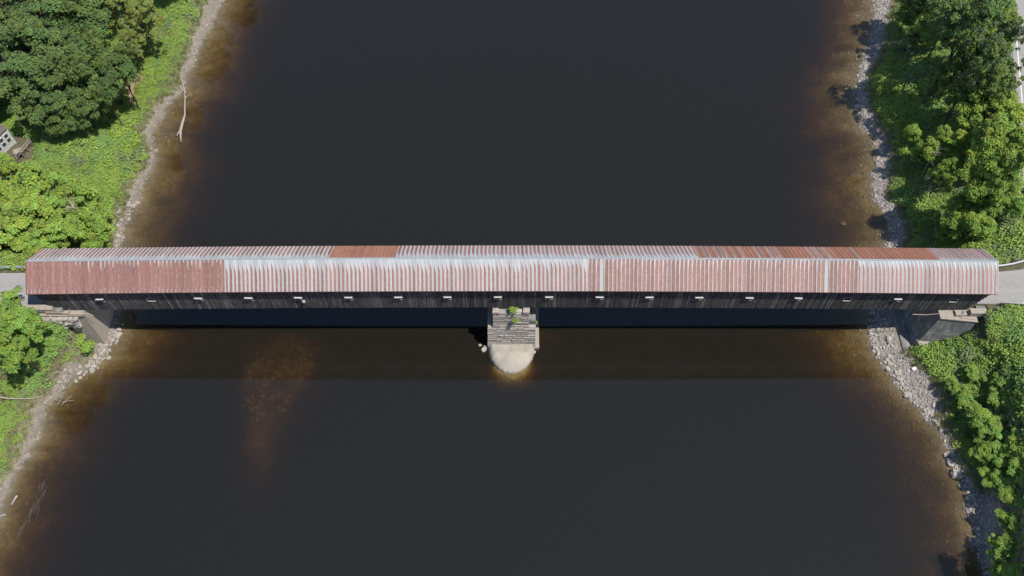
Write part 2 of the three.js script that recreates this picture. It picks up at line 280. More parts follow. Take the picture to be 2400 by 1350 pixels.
  for (const e of [-1, 1]) for (const s of [-1, 1]) {
    const x = e * (HALF + 0.02), y = RIDGE + CAM(HALF), a = [[x - 0.06, y + 0.07, 0], [x + 0.06, y + 0.07, 0], [x + 0.06, y - RISE + 0.07, s * RUN], [x - 0.06, y - RISE + 0.07, s * RUN]], b = a.map(([p, q, r]) => [p, q - 0.24, r]);
    mesh('rake_board', s > 0 ? hexa([a[0], a[3], a[2], a[1]], [b[0], b[3], b[2], b[1]]) : hexa(a, b), e < 0 ? fascia : trim, bridge);
  }
  // siding: narrow vertical boards, each its own solid, too narrow to be picked apart at this distance
  const wins = [-59, -51.8, -44.8, -37.6, -30.5, -23.3, -16.2, -9.2, -2, 5.3, 12.5, 19.6, 26.7, 33.9, 40.9, 48.1, 55.2, 63.5];
  const WY0 = 11.25, WY1 = 12.02, WW = 0.5;
  const woodT = tex(512, 512, (u, v) => { const a = tnoise(u * 96, v * 6, 96), b = tnoise(u * 200, v * 14, 200), c = tf(u, v, 12), n = 0.42 + 0.5 * a * a + 0.3 * (b - 0.5) + 0.25 * (c - 0.5); return [n, n * 0.985, n * 0.985]; });
  const wallM = std({ vertexColors: true, map: woodT, roughness: 0.95 });
  function siding(zs) {
    const r = rng(zs > 0 ? 77 : 78), pos = [], uv = [], col = [], W = 0.2;
    const quad = (a, b, c, d, cc, us) => { pos.push(...a, ...b, ...c, ...a, ...c, ...d); uv.push(...us[0], ...us[1], ...us[2], ...us[0], ...us[2], ...us[3]); for (let i = 0; i < 6; i++) col.push(...cc); };
    let pale = 0;
    for (let x = -HALF + 0.3; x < HALF - 0.3; x += W) {
      const xm = x + W / 2, ax = Math.abs(xm), cy = CAM(xm), y1 = 14.2 + cy - 0.02, e = ss(66.4, 68.2, ax), rake = (ax - 66.4) / 1.8;
      const y0 = rake > 0 ? lerp(8.95 + cy, y1 - 0.3, Math.min(1, rake)) : 8.95 + cy + (r() - 0.5) * 0.1;
      if (r() < 0.05) pale = 1; else if (r() < 0.5) pale = 0;
      const old = noise(xm * 0.16, 4.4), v = (r() < 0.06 || pale && r() < 0.8 ? 0.36 + 0.16 * r() : 0.115 + 0.23 * r() * r() + 0.1 * old) * (xm < -20 ? 1.2 : 1), c = [v * 1.02, v * 0.97, v * 0.98], pr = (r() < 0.3 ? 0.035 : 0.02) + 0.012 * r(), u0 = r() * 20;
      const gap = 0.012, xa = x + gap, xb = x + W - gap;
      const win = wins.find((w) => Math.abs(w - xm) < WW + 0.02);
      for (const [ya, yb] of win === undefined ? [[y0, y1]] : [[y0, WY0 + cy], [WY1 + cy, y1]]) {
        const z1 = zs * (WALLZ + pr), z0 = zs * (WALLZ - 0.03), us = (p, q) => [[u0, p * 0.25], [u0 + 0.06, p * 0.25], [u0 + 0.06, q * 0.25], [u0, q * 0.25]], U = us(ya, yb);
        if (zs > 0) quad([xa, ya, z1], [xb, ya, z1], [xb, yb, z1], [xa, yb, z1], c, U); else quad([xb, ya, z1], [xa, ya, z1], [xa, yb, z1], [xb, yb, z1], c, U);
        quad([xa, ya, z0], [xa, ya, z1], [xa, yb, z1], [xa, yb, z0], c, U); quad([xb, ya, z1], [xb, ya, z0], [xb, yb, z0], [xb, yb, z1], c, U);
        quad([xa, ya, z0], [xb, ya, z0], [xb, ya, z1], [xa, ya, z1], c, U);
        if (zs > 0) quad([xb, ya, z0], [xa, ya, z0], [xa, yb, z0], [xb, yb, z0], c, U); else quad([xa, ya, z0], [xb, ya, z0], [xb, yb, z0], [xa, yb, z0], c, U);
      }
    }
    return geo(pos, null, { uv, color: col });
  }
  kind(mesh('siding_boards', siding(1), wallM, bridge), 'stuff');
  kind(mesh('siding_boards', siding(-1), wallM, bridge), 'stuff');
  // rails that carry the boards, and the lattice behind them
  for (const s of [-1, 1]) for (const y of [9.2, 10.6, 12.5, 13.9]) { const zz = s * (WALLZ - 0.09); mesh('chord', strip([[y + 0.14, zz - 0.05], [y - 0.14, zz - 0.05], [y - 0.14, zz + 0.05], [y + 0.14, zz + 0.05]], -66.3, 66.3, 40), under, bridge); }
  const lat = [];
  for (const s of [-1, 1]) for (const d of [-1, 1]) for (let x = -65; x < 65; x += 1.3) {
    const g = new THREE.BoxGeometry(0.26, 6.2, 0.07).rotateZ(d * 0.62); g.translate(x, 11.55 + CAM(x), s * (WALLZ - (d > 0 ? 0.2 : 0.29))); lat.push(g);
  }
  kind(mesh('lattice_truss', mergeGeometries(lat), under, bridge), 'stuff');
  for (const e of [-1, 1]) {                                           // boarded gables over the portals
    const x = e * 67.9, y = RIDGE + CAM(HALF) - 0.2, t = e * 0.05, f = [[x - t, y, 0], [x - t, y - RISE + 0.1, RUN - 0.35], [x - t, y - RISE - 0.1, 0], [x - t, y - RISE + 0.1, -RUN + 0.35]], b = f.map(([p, q, r]) => [p + 2 * t, q, r]);
    mesh('gable', e < 0 ? hexa(b, f) : hexa(b, f), wallM.clone(), bridge).material.vertexColors = false;
    bridge.children[bridge.children.length - 1].material.color = rgb(0.09, 0.08, 0.07);
  }
  // windows
  const frameM = std({ color: rgb(0.34, 0.33, 0.31), map: grain }), hoodM = std({ color: rgb(0.62, 0.62, 0.59), map: grain, roughness: 0.75 });
  wins.forEach((x, i) => {
    const w = new THREE.Group(); w.name = 'window'; w.position.set(x, CAM(x), WALLZ); bridge.add(w);
    const bars = [slab(-WW - 0.08, WW + 0.08, WY1, WY1 + 0.07, -0.02, 0.07), slab(-WW - 0.08, WW + 0.08, WY0 - 0.07, WY0, -0.02, 0.09), slab(-WW - 0.08, -WW, WY0 + 0.001, WY1 - 0.001, -0.02, 0.065), slab(WW, WW + 0.08, WY0 + 0.001, WY1 - 0.001, -0.02, 0.065)];
    mesh('frame', mergeGeometries(bars), [1, 15, 17].includes(i) ? hoodM : frameM, w);
    if (![1, 15, 17].includes(i)) {
      const tilt = (rng(i + 5)() - 0.5) * 0.12, o = 0.3, a = [[-0.57, 12.22 - tilt, 0.04], [-0.57, 12.16 - tilt, 0.04 + o], [0.57, 12.16 + tilt, 0.04 + o], [0.57, 12.22 + tilt, 0.04]];
      mesh('hood', hexa(a, a.map(([p, q, r]) => [p, q - 0.05, r])), hoodM, w);
    }
  });
  // a small metal box hung below the fifth window
  const bx = mesh('junction_box', new THREE.BoxGeometry(0.36, 0.3, 0.3), hoodM, bridge); bx.position.set(-29.9, 11 + CAM(-30), WALLZ + 0.19);
  bx.geometry = slab(-0.18, 0.18, -0.15, 0.15, -0.15, 0.16);
}

// ---------------------------------------------------------------- stones
function stoneGeo(seed, box = 0.5) {
  const g = new THREE.BoxGeometry(1, 1, 1, 2, 2, 2), p = g.attributes.position, v = new THREE.Vector3();
  for (let i = 0; i < p.count; i++) {
    v.fromBufferAttribute(p, i); const key = Math.round(v.x * 2) * 9 + Math.round(v.y * 2) * 3 + Math.round(v.z * 2) + 20, j = (a) => (hash(key + seed * 131, a) - 0.5);
    const m = Math.max(Math.abs(v.x), Math.abs(v.y), Math.abs(v.z)), s = v.length() > 0 ? lerp(m / v.length(), 1, box) : 1;
    v.multiplyScalar(s); v.x += j(1) * 0.16 * (1.4 - box); v.y += j(2) * 0.16 * (1.4 - box); v.z += j(3) * 0.16 * (1.4 - box); p.setXYZ(i, v.x, v.y, v.z);
  }
  const h = g.toNonIndexed(); h.computeVertexNormals(); return h;
}
const boulderG = [1, 2, 3, 4, 5, 6].map((s) => stoneGeo(s, 0.25)), blockG = [11, 12, 13, 14].map((s) => stoneGeo(s, 0.92));
const stoneM = [[0.5, 0.45, 0.41], [0.45, 0.41, 0.38], [0.54, 0.5, 0.45], [0.48, 0.44, 0.41], [0.42, 0.395, 0.375]].map((c) => std({ color: rgb(...c), map: grain, bumpMap: grainBump, bumpScale: 0.02, flatShading: true }));

// ---------------------------------------------------------------- pier
{
  const pier = thing('bridge_pier', 'stone block river pier with a rounded concrete nose under the bridge middle', 'bridge pier');
  const R = rng(5);
  mesh('core', slab(-3.35, 3.2, -1.5, 4.85, -4.6, 4.35), stoneM[3], pier); mesh('core', slab(-2.45, 2.25, 4.85, 8.35, -4.2, 3.85), stoneM[3], pier);
  const put = (x0, x1, y0, y1, z0, z1) => { const o = mesh('stone', blockG[Math.floor(R() * 4)], stoneM[Math.floor(R() * 5)], pier); o.position.set((x0 + x1) / 2, (y0 + y1) / 2, (z0 + z1) / 2); o.scale.set(x1 - x0 - 0.025, y1 - y0 - 0.006, z1 - z0); };
  const course = (xa, xb, y0, y1, zf, zb, batter) => {
    for (let x = xa; x < xb - 0.05;) { let w = 0.7 + R() * 1.6; if (xb - x - w < 0.6) w = xb - x; const j = (R() - 0.5) * 0.12; put(x, x + w, y0, y1, zf - 0.75, zf + j); x += w; }
    for (const s of [-1, 1]) for (let z = zf - 0.76; z > zb + 0.2;) { let w = 1 + R() * 1.4; if (z - w < zb + 0.7) w = z - zb; const j = (R() - 0.4) * 0.1, xe = s < 0 ? xa : xb; put(s < 0 ? xe - j : xe - 0.6, s < 0 ? xe + 0.6 : xe + j, y0, y1, z - w, z); z -= w; }
  };
  let y = -0.6; const hs = []; while (y < 4.95) { const h = 0.4 + R() * 0.16; hs.push([y, Math.min(5, y + h)]); y += h; }
  for (const [a, b] of hs) { const t = (5 - a) / 5; course(-3.62 - 0.1 * t, 3.5 + 0.08 * t, a, b, 4.6 + 0.85 * t, -4.7); }
  y = 5; while (y < 8.1) { const h = Math.min(0.4 + R() * 0.16, 8.5 - y), t = (8.5 - y) / 3.5; course(-2.82, 2.55, y, y + h, 4.05 + 0.5 * t, -4.3); y += h; }
  // corner blocks of the top course, with soil between them
  put(-2.85, -1.85, y - 0.02, y + 0.52, 3.2, 4.25); put(1.6, 2.6, y - 0.02, y + 0.6, 3.1, 4.25); put(-1.8, 0.2, y - 0.02, y + 0.12, 3.3, 4.1); put(0.3, 1.5, y - 0.02, y + 0.2, 3.3, 4.0);
  mesh('side_buttress', slab(2.62, 3.5, 4.8, 6.1, 2.3, 4.05), M.concreteGrey, pier);
  mesh('footing', slab(3.5, 4.15, -1.2, 0.32, -5, 5.5), M.concrete, pier);
  // concrete nose: half an ogive that rises from the water to a low platform against the stones
  const N = 40, K = 9, pos = [], uv = [], idx = [];
  for (let k = 0; k <= K; k++) for (let i = 0; i <= N; i++) {
    const t = k / K, th = Math.PI * (i / N), f = 1 - 0.62 * ss(0, 1, t), cx = Math.cos(th), sz = Math.sin(th) ** 1.0, wobble = 1 + 0.012 * Math.sin(i * 2.1 + k) + 0.01 * noise(i * 0.7, k);
    pos.push(-0.08 + cx * 3.62 * lerp(1, 0.78, t) * wobble * (t < 1 ? 1 : 1), t < 0.12 ? -1.2 + 1.3 * (t / 0.12) : 0.1 + 0.95 * Math.sin(Math.min(1, (t - 0.12) / 0.7) * Math.PI / 2), 5.0 + sz * 4.75 * f * wobble);
    uv.push(pos[pos.length - 3], pos[pos.length - 1]);
  }
  for (let k = 0; k < K; k++) for (let i = 0; i < N; i++) { const a = k * (N + 1) + i; idx.push(a, a + N + 1, a + 1, a + 1, a + N + 1, a + N + 2); }
  const c = pos.length / 3; pos.push(-0.1, 1.07, 5.0); uv.push(0, 5); for (let i = 0; i < N; i++) { const a = K * (N + 1) + i; idx.push(a, c, a + 1); }
  mesh('concrete_nose', geo(pos, idx, { uv }), std({ color: rgb(0.45, 0.425, 0.39), map: tex(512, 512, (u, v) => { const a = tf(u, v, 6), n = 0.82 + 0.2 * a + 0.05 * (tf(u, v, 40) - 0.5); return [n, n * 0.985, n * 0.955]; }, { repeat: [0.16, 0.16] }), bumpMap: grainBump, bumpScale: 0.004 }), pier);
}

// ---------------------------------------------------------------- abutments
{
  const R = rng(15);
  const a = thing('bridge_abutment', 'concrete and rubble stone abutment under the left end of the bridge', 'abutment');
  mesh('stem', hexa([[-65.5, 8.1, -4.8], [-65.5, 8.1, 4.25], [-62.55, 8.1, 4.25], [-62.55, 8.1, -4.8]], [[-65.5, -0.6, -4.8], [-65.5, -0.6, 4.9], [-62.2, -0.6, 4.9], [-62.2, -0.6, -4.8]]), M.concrete, a);
  mesh('back_block', slab(-69, -65.49, 4.4, 8.95, -4.2, 4.1), M.concreteGrey, a);
  mesh('cap', slab(-68.9, -62.5, 8.1, 8.3, 3.75, 4.5), M.concrete, a);
  for (let y = 5.7; y < 8.0; y += 0.46) for (let x = -68.9; x < -63.9;) {
    const w = 0.4 + R() * 0.6, o = mesh('stone', boulderG[Math.floor(R() * 6)], stoneM[Math.floor(R() * 5)], a); o.position.set(x + w / 2, y + 0.23, 4.45 + 0.28 * (8 - y) / 2 + (R() - 0.5) * 0.5); o.scale.set(w * 1.2, 0.5 + 0.2 * R(), 0.9); o.rotation.z = (R() - 0.5) * 0.3; o.rotation.y = (R() - 0.5) * 0.5; x += w;
  }
  mesh('kerb', slab(-73, -66.7, 8.7, 9.3, 3.05, 4.05), M.concrete, a);
  const b = thing('bridge_abutment', 'tall battered concrete abutment with a wing wall under the right bridge end', 'abutment');
  const L = (y) => [61.0 + (y - 1) * 0.2, 5.6 - (y - 1) * 0.13], wall = [[-0.6, 1.6], [1.62, 3.2], [3.22, 4.6], [4.62, 7.9]];
  wall.forEach(([y0, y1], i) => { const [xa, za] = L(y1), [xb, zb] = L(y0), j = [0.12, 0.05, 0.03, 0][i]; mesh('wall_lift', hexa([[xa - j, y1, -5], [xa - j, y1, za + j], [67.6, y1, za + 0.62 + j], [67.6, y1, -5]], [[xb - j, y0, -5], [xb - j, y0, zb + j], [67.6, y0, zb + 0.62 + j], [67.6, y0, -5]]), M.concreteGrey, b); });
  mesh('cap', hexa([[62.4, 8.12, -5], [62.4, 8.12, 4.85], [67.7, 8.12, 5.45], [67.7, 8.12, -5]], [[62.4, 7.9, -5], [62.4, 7.9, 4.85], [67.7, 7.9, 5.45], [67.7, 7.9, -5]]), M.concrete, b);
  mesh('footing', hexa([[59.3, 1.05, -5.4], [59.3, 1.05, 6.3], [61.2, 1.05, 6.5], [61.2, 1.05, -5.4]], [[58.9, -0.6, -5.4], [58.9, -0.6, 6.4], [61.2, -0.6, 6.6], [61.2, -0.6, -5.4]]), M.concreteGrey, b);
  mesh('ledge', hexa([[61.0, 2.5, 5.1], [61.2, 2.5, 6.2], [63.2, 2.5, 6.3], [63.2, 2.5, 5.1]], [[60.9, 0.2, 5.1], [61.1, 0.2, 6.4], [63.2, 0.2, 6.6], [63.2, 0.2, 5.1]]), M.concrete, b);
  mesh('bearing_block', slab(64.6, 66.2, 8.12, 8.5, 3.6, 4.5), M.concrete, b);
  mesh('parapet', slab(66.6, 69.8, 8.1, 9.0, 3.6, 4.5), M.concrete, b);
  mesh('back_block', slab(67.6, 70.5, 3.5, 8.95, -4.3, 4.3), M.concreteGrey, b);
}
// pipe rails beside the bridge ends
{
  const t = (pts, r) => tubeAlong(pts, pts.map(() => r), 6);
  tag(mesh('pipe_railing', mergeGeometries([t([[-67.6, 9.15, 4.35], [-64.2, 9.05, 4.35], [-64.0, 9.6, 4.1]], 0.07), t([[-64.2, 8.95, 4.45], [-61.4, 8.85, 4.45], [-60.9, 8.3, 4.5]], 0.05), t([[-67.5, 8.2, 4.35], [-67.5, 9.15, 4.35]], 0.06), t([[-65.6, 8.2, 4.35], [-65.6, 9.1, 4.35]], 0.05)]), M.pipe, null, true), 'rust pink pipe railing along the left end of the bridge wall', 'railing');
  tag(mesh('pipe_railing', mergeGeometries([t([[66.4, 10.2, 3.75], [66.2, 9.4, 3.95], [65.6, 8.8, 4.3], [65.3, 8.35, 4.5], [65.4, 8.2, 4.75], [67.2, 8.2, 5.0]], 0.06), t([[58.6, 7.9, 4.0], [60.6, 7.85, 4.05]], 0.05), t([[60.55, 7.85, 4.05], [62.6, 8.2, 4.05]], 0.04)]), M.pipe, null, true), 'bent rusty pipe on the pale cap of the right abutment', 'pipe');
}

// ---------------------------------------------------------------- roads and guard rails
function ribbon(line, y, halfW, thick) {   // line: [x, z, half width]
  const pos = [], idx = [], uv = []; line.forEach(([x, z, w = halfW], i) => {
    const [x0, z0] = line[Math.max(0, i - 1)], [x1, z1] = line[Math.min(line.length - 1, i + 1)], l = Math.hypot(x1 - x0, z1 - z0), nx = -(z1 - z0) / l, nz = (x1 - x0) / l;
    for (const [s, dy] of [[-1, -thick], [-1, 0], [1, 0], [1, -thick]]) { pos.push(x + nx * w * s, y + dy, z + nz * w * s); uv.push((x + nx * w * s) / 3, (z + nz * w * s) / 3); }
  });
  for (let i = 0; i < line.length - 1; i++) for (let j = 0; j < 3; j++) { const a = i * 4 + j; idx.push(a, a + 1, a + 4, a + 1, a + 5, a + 4); }
  const g = geo(pos, idx, { uv }).toNonIndexed(); g.computeVertexNormals(); return g;
}
const lineZ = (a, b, f) => { const o = []; for (let z = a; z <= b; z += 4) o.push([f(z), z]); return o; };
kind(mesh('approach_road', ribbon([[-66.2, 0.25], [-90, 0.3], [-160, 3]], 9.12, 2.65, 0.3), M.asphalt, null, true), 'structure');
kind(mesh('approach_road', ribbon([[66.2, 0.2, 2.7], [72, 0.2, 2.75], [76, 0.1, 3.1], [80, 0, 4.4], [86, 0, 6], [92, 0, 6]], 9.12, 2.8, 0.3), M.asphalt, null, true), 'structure');
kind(mesh('riverside_road', ribbon(lineZ(-200, 60, (z) => roadX(z)), 9.116, 4.1, 0.4), M.asphalt, null, true), 'structure');
kind(mesh('road_edge_line', ribbon(lineZ(-200, -10, (z) => roadX(z) - 3.25), 9.122, 0.09, 0.002), M.paint, null, true), 'structure');
kind(mesh('road_edge_line', ribbon([[74.5, 2.75], [78, 3.0]], 9.126, 0.07, 0.002), M.paint, null, true), 'structure');
function guardRail(label, line, postMat = M.post) {
  const g = thing('guard_rail', label, 'guard rail'), sec = [[0.28, 0], [0.2, 0.05], [0.12, 0.0], [0.04, 0.05], [-0.04, 0], [-0.04, -0.015], [0.28, -0.03]];
  const pos = [], idx = []; line.forEach(([x, z], i) => { const [x0, z0] = line[Math.max(0, i - 1)], [x1, z1] = line[Math.min(line.length - 1, i + 1)], l = Math.hypot(x1 - x0, z1 - z0), nx = -(z1 - z0) / l, nz = (x1 - x0) / l; for (const [h, o] of sec) pos.push(x + nx * o * 2.2, 9.5 + h, z + nz * o * 2.2); });
  const m = sec.length; for (let i = 0; i < line.length - 1; i++) for (let j = 0; j < m; j++) { const a = i * m + j, b = i * m + (j + 1) % m; idx.push(a, b, a + m, b, b + m, a + m); }
  const gg = geo(pos, idx).toNonIndexed(); gg.computeVertexNormals(); mesh('beam', gg, M.steel, g);
  for (let i = 0; i < line.length; i++) { const [x, z] = line[i], [x1, z1] = line[Math.min(i + 1, line.length - 1)], [x0, z0] = line[Math.max(i - 1, 0)], l = Math.hypot(x1 - x0, z1 - z0) || 1, nx = -(z1 - z0) / l, nz = (x1 - x0) / l; const p = mesh('post', slab(-0.09, 0.09, -0.9, 0.85, -0.09, 0.09), postMat, g); p.position.set(x - nx * 0.26, 9, z - nz * 0.26); p.rotation.y = Math.atan2(nx, nz); }
}
guardRail('curved steel guard rail above the road just right of the bridge', [[69.6, -3.25], [71.6, -3.3], [73.2, -3.45], [74.8, -3.75], [76.3, -4.2], [77.7, -4.9], [78.9, -5.8]]);
guardRail('straight guard rail with timber posts below the road right of the bridge', [[81, 4.2], [79, 3.75], [77, 3.5], [75, 3.35], [73, 3.2], [71, 3.05]]);
guardRail('guard rail behind the road at the left bridge end', [[-86, -3.0], [-83, -3.05], [-80, -3.1], [-77, -3.1], [-74, -3.15], [-71, -3.2]]);
{ const l = []; for (let z = -80; z < -24; z += 2.6) l.push([roadX(z) - 4.75, z]); guardRail('long guard rail between the trees and the riverside road, upper right', l); }

// ---------------------------------------------------------------- white cottage at the left edge
{
  const h = thing('cottage', 'white cottage corner with paned windows at the left edge under the trees', 'house', undefined, [-83.1, 7.0, -29.9]); h.rotation.y = Math.atan2(0.9, 0.435) - Math.PI / 2 - 0.0;
  h.rotation.y = -Math.atan2(0.9, -0.435);                             // local +x runs along the river-facing wall
  const LEN = 4.1, W = M.white, sid = std({ color: rgb(0.7, 0.71, 0.73), map: grain, roughness: 0.7 });
  for (let y = -0.6; y < 3.2; y += 0.2) mesh('clapboard', hexa([[0, y + 0.2, 0], [0, y + 0.2, 7], [LEN, y + 0.2, 7], [LEN, y + 0.2, 0]], [[-0.03, y, -0.03], [-0.03, y, 7], [LEN + 0.03, y, 7], [LEN + 0.03, y, -0.03]]), sid, h);
  const glass = std({ color: rgb(0.05, 0.06, 0.07), roughness: 0.1 });
  for (const x of [0.75, 1.85, 2.95]) for (const y of [0.75, 1.75]) { const w = mesh('window', slab(x - 0.34, x + 0.34, y, y + 0.8, -0.06, 0.02), glass, h); const b = [slab(x - 0.42, x + 0.42, y - 0.08, y, -0.1, 0), slab(x - 0.42, x + 0.42, y + 0.8, y + 0.88, -0.1, 0), slab(x - 0.42, x - 0.34, y, y + 0.8, -0.09, 0), slab(x + 0.34, x + 0.42, y, y + 0.8, -0.09, 0)]; mesh('frame', mergeGeometries(b), W, w); }
  mesh('roof', hexa([[-0.15, 3.3, -0.2], [-0.15, 4.9, 3.6], [LEN + 0.15, 4.9, 3.6], [LEN + 0.15, 3.3, -0.2]], [[-0.15, 3.2, -0.2], [-0.15, 4.8, 3.6], [LEN + 0.15, 4.8, 3.6], [LEN + 0.15, 3.2, -0.2]]), std({ color: rgb(0.16, 0.14, 0.13), map: grain }), h);
  mesh('roof', hexa([[-0.15, 4.9, 3.62], [-0.15, 3.3, 7.4], [LEN + 0.15, 3.3, 7.4], [LEN + 0.15, 4.9, 3.62]], [[-0.15, 4.8, 3.62], [-0.15, 3.2, 7.4], [LEN + 0.15, 3.2, 7.4], [LEN + 0.15, 4.8, 3.62]]), std({ color: rgb(0.16, 0.14, 0.13), map: grain }), h);
  mesh('porch_step', slab(2.9, 4.3, -0.5, 0.15, -1.5, -0.1), M.concreteGrey, h);
  mesh('corner_board', slab(-0.06, 0.1, -0.5, 3.1, -0.06, 0.1), W, h);
  const t = thing('deck_table', 'pale tan square table beside the white cottage', 'table', undefined, [-81.6, 7.0, -27.2]); t.rotation.y = 0.5;
  mesh('table_top', slab(-0.65, 0.65, 0.72, 0.8, -0.55, 0.55), M.oldwood, t); for (const [x, z] of [[-0.55, -0.45], [0.55, -0.45], [-0.55, 0.45], [0.55, 0.45]]) mesh('leg', slab(x - 0.05, x + 0.05, -0.3, 0.72, z - 0.05, z + 0.05), M.oldwood, t);
  const f = thing('wooden_railing', 'weathered wooden railing at the edge of the cottage yard', 'railing');
  for (const dy of [0.55, 1.05]) mesh('rail', tubeAlong([[-80.2, 7 + dy, -29.6], [-81.5, 6.9 + dy, -25.8]], [0.06, 0.06], 5), M.oldwood, f);
  for (let i = 0; i < 4; i++) { const q = i / 3; const p = mesh('post', slab(-0.06, 0.06, -0.4, 1.15, -0.06, 0.06), M.oldwood, f); p.position.set(lerp(-80.2, -81.5, q), 7, lerp(-29.6, -25.8, q)); }
}

// ---------------------------------------------------------------- logs, branches and loose things on the banks
{
  const R = rng(31);
  const fall = thing('fallen_tree', 'bleached fallen tree trunk lying in the shallows off the left bank', 'fallen tree');
  mesh('trunk', tubeAlong([[-58.9, 0.22, -36.6], [-59.25, 0.28, -38.2], [-59.3, 0.2, -40.4], [-59.35, 0.0, -42.4], [-59.75, 0.02, -44.4], [-60.0, 0.16, -46.2], [-60.4, 0.42, -48.1], [-61.6, 0.62, -51.2], [-61.7, 0.75, -52.3], [-62.0, 0.85, -53.6]], [0.14, 0.26, 0.23, 0.15, 0.12, 0.11, 0.12, 0.09, 0.06, 0.04], 8), M.deadwood, fall);
  mesh('root', tubeAlong([[-59.2, 0.25, -37.9], [-58.95, 0.2, -36.8], [-58.75, 0.1, -35.9]], [0.19, 0.13, 0.07], 7), M.deadwood, fall);
  mesh('root', tubeAlong([[-59.3, 0.25, -38.4], [-59.65, 0.2, -37.7], [-59.7, 0.12, -37.2]], [0.16, 0.11, 0.05], 6), M.deadwood, fall);
  for (const [dx, dz, at] of [[0.9, -1.2, 5], [0.6, 0.9, 6], [-0.7, 0.8, 6], [-0.9, -0.4, 6], [0.3, 1.2, 6]]) { const b = [-60.0 - (at - 5) * 0.4, 0.2 + (at - 5) * 0.2, -46.2 - (at - 5) * 1.9]; mesh('branch', tubeAlong([b, [b[0] + dx * 0.6, b[1] + 0.1, b[2] + dz * 0.6], [b[0] + dx, b[1] + 0.05, b[2] + dz]], [0.08, 0.05, 0.025], 5), M.deadwood, fall); }
  const stick = (name, label, pts, r, grp) => tag(mesh(name, tubeAlong(pts.map(([x, z, e = 0.12]) => [x, Math.max(terrain(x, z), 0) + e, z]), pts.map((_, i) => r * (1 - 0.75 * i / pts.length)), 6), M.deadwood, null, true), label, 'driftwood', grp);
  stick('driftwood_log', 'short pale log afloat near the lower left shore', [[-68.9, 28.6, 0.03], [-69.1, 29.2, 0.05], [-69.3, 29.9, 0.03]], 0.16);
  stick('driftwood_branch', 'thin bleached stick half in the water at the lower left edge', [[-69.6, 31.3], [-70.6, 31.6], [-72, 31.7]], 0.1);
  stick('driftwood_branch', 'long pale branch lying flat across the weeds on the lower left bank', [[-75.5, 14.9, 0.7], [-73, 14.7, 0.8], [-70.5, 14.4, 0.6], [-69.2, 13.8, 0.3]], 0.13);
  for (let i = 0; i < 15; i++) { const x = -70.5 + R() * 4.5, z = 11 + R() * 5, a = R() * 6.3, l = 0.7 + R() * 1.3; stick('dead_twig', 'thin grey dead twig in the brush pile on the lower left bank', [[x, z, 0.3 + R() * 0.5], [x + Math.cos(a) * l * 0.5, z + Math.sin(a) * l * 0.5, 0.5], [x + Math.cos(a) * l, z + Math.sin(a) * l, 0.3]], 0.045, 'dead twigs of the brush pile'); }
  for (const [x, z, a, l] of [[-58.6, -69, 2, 2.2], [-59.6, -64.6, 2.2, 2.6], [-60.4, -62.5, 0.1, 1], [-62.3, -59.6, 2.0, 1.8]]) stick('driftwood_branch', 'bleached stick on the muddy strip of the upper left shore', [[x, z], [x + Math.cos(a) * l * 0.5, z - Math.sin(a) * l * 0.5], [x + Math.cos(a) * l, z - Math.sin(a) * l]], 0.07, 'sticks on the upper left mud strip');
  // a raft of sunken twigs near the lower left shore
  const tw = []; for (let i = 0; i < 46; i++) { const q = R(), x = -65.6 - q * q * 2.6 + (R() - 0.5) * 1.3 * (1 - q), z = 26 + q * 10 + (R() - 0.5), a = 1.6 + 0.35 * q + (R() - 0.5) * 0.7, l = 0.6 + R() * 1.8; tw.push(tubeAlong([[x, -0.02, z], [x + Math.cos(a) * l * 0.5 + 0.1, -0.0, z + Math.sin(a) * l * 0.5], [x + Math.cos(a) * l, -0.03, z + Math.sin(a) * l]], [0.012, 0.014, 0.006], 4)); }
  const raft = mesh('twig_raft', mergeGeometries(tw), std({ color: rgb(0.15, 0.12, 0.09) }), null, true); kind(raft, 'stuff'); raft.userData.label = 'drowned twigs floating in a loose raft by the lower left shore'; raft.userData.category = 'twigs';
  const bx = tag(mesh('storage_box', new THREE.BoxGeometry(1, 1, 1), M.white, null, true), 'small white box on the gravel below the right abutment', 'box'); bx.geometry = mergeGeometries([slab(-0.3, 0.3, 0, 0.36, -0.2, 0.2), slab(-0.33, 0.33, 0.365, 0.42, -0.23, 0.23)]); bx.position.set(60.2, terrain(60.2, 9.4) - 0.05, 9.4); bx.rotation.y = 0.4;
}

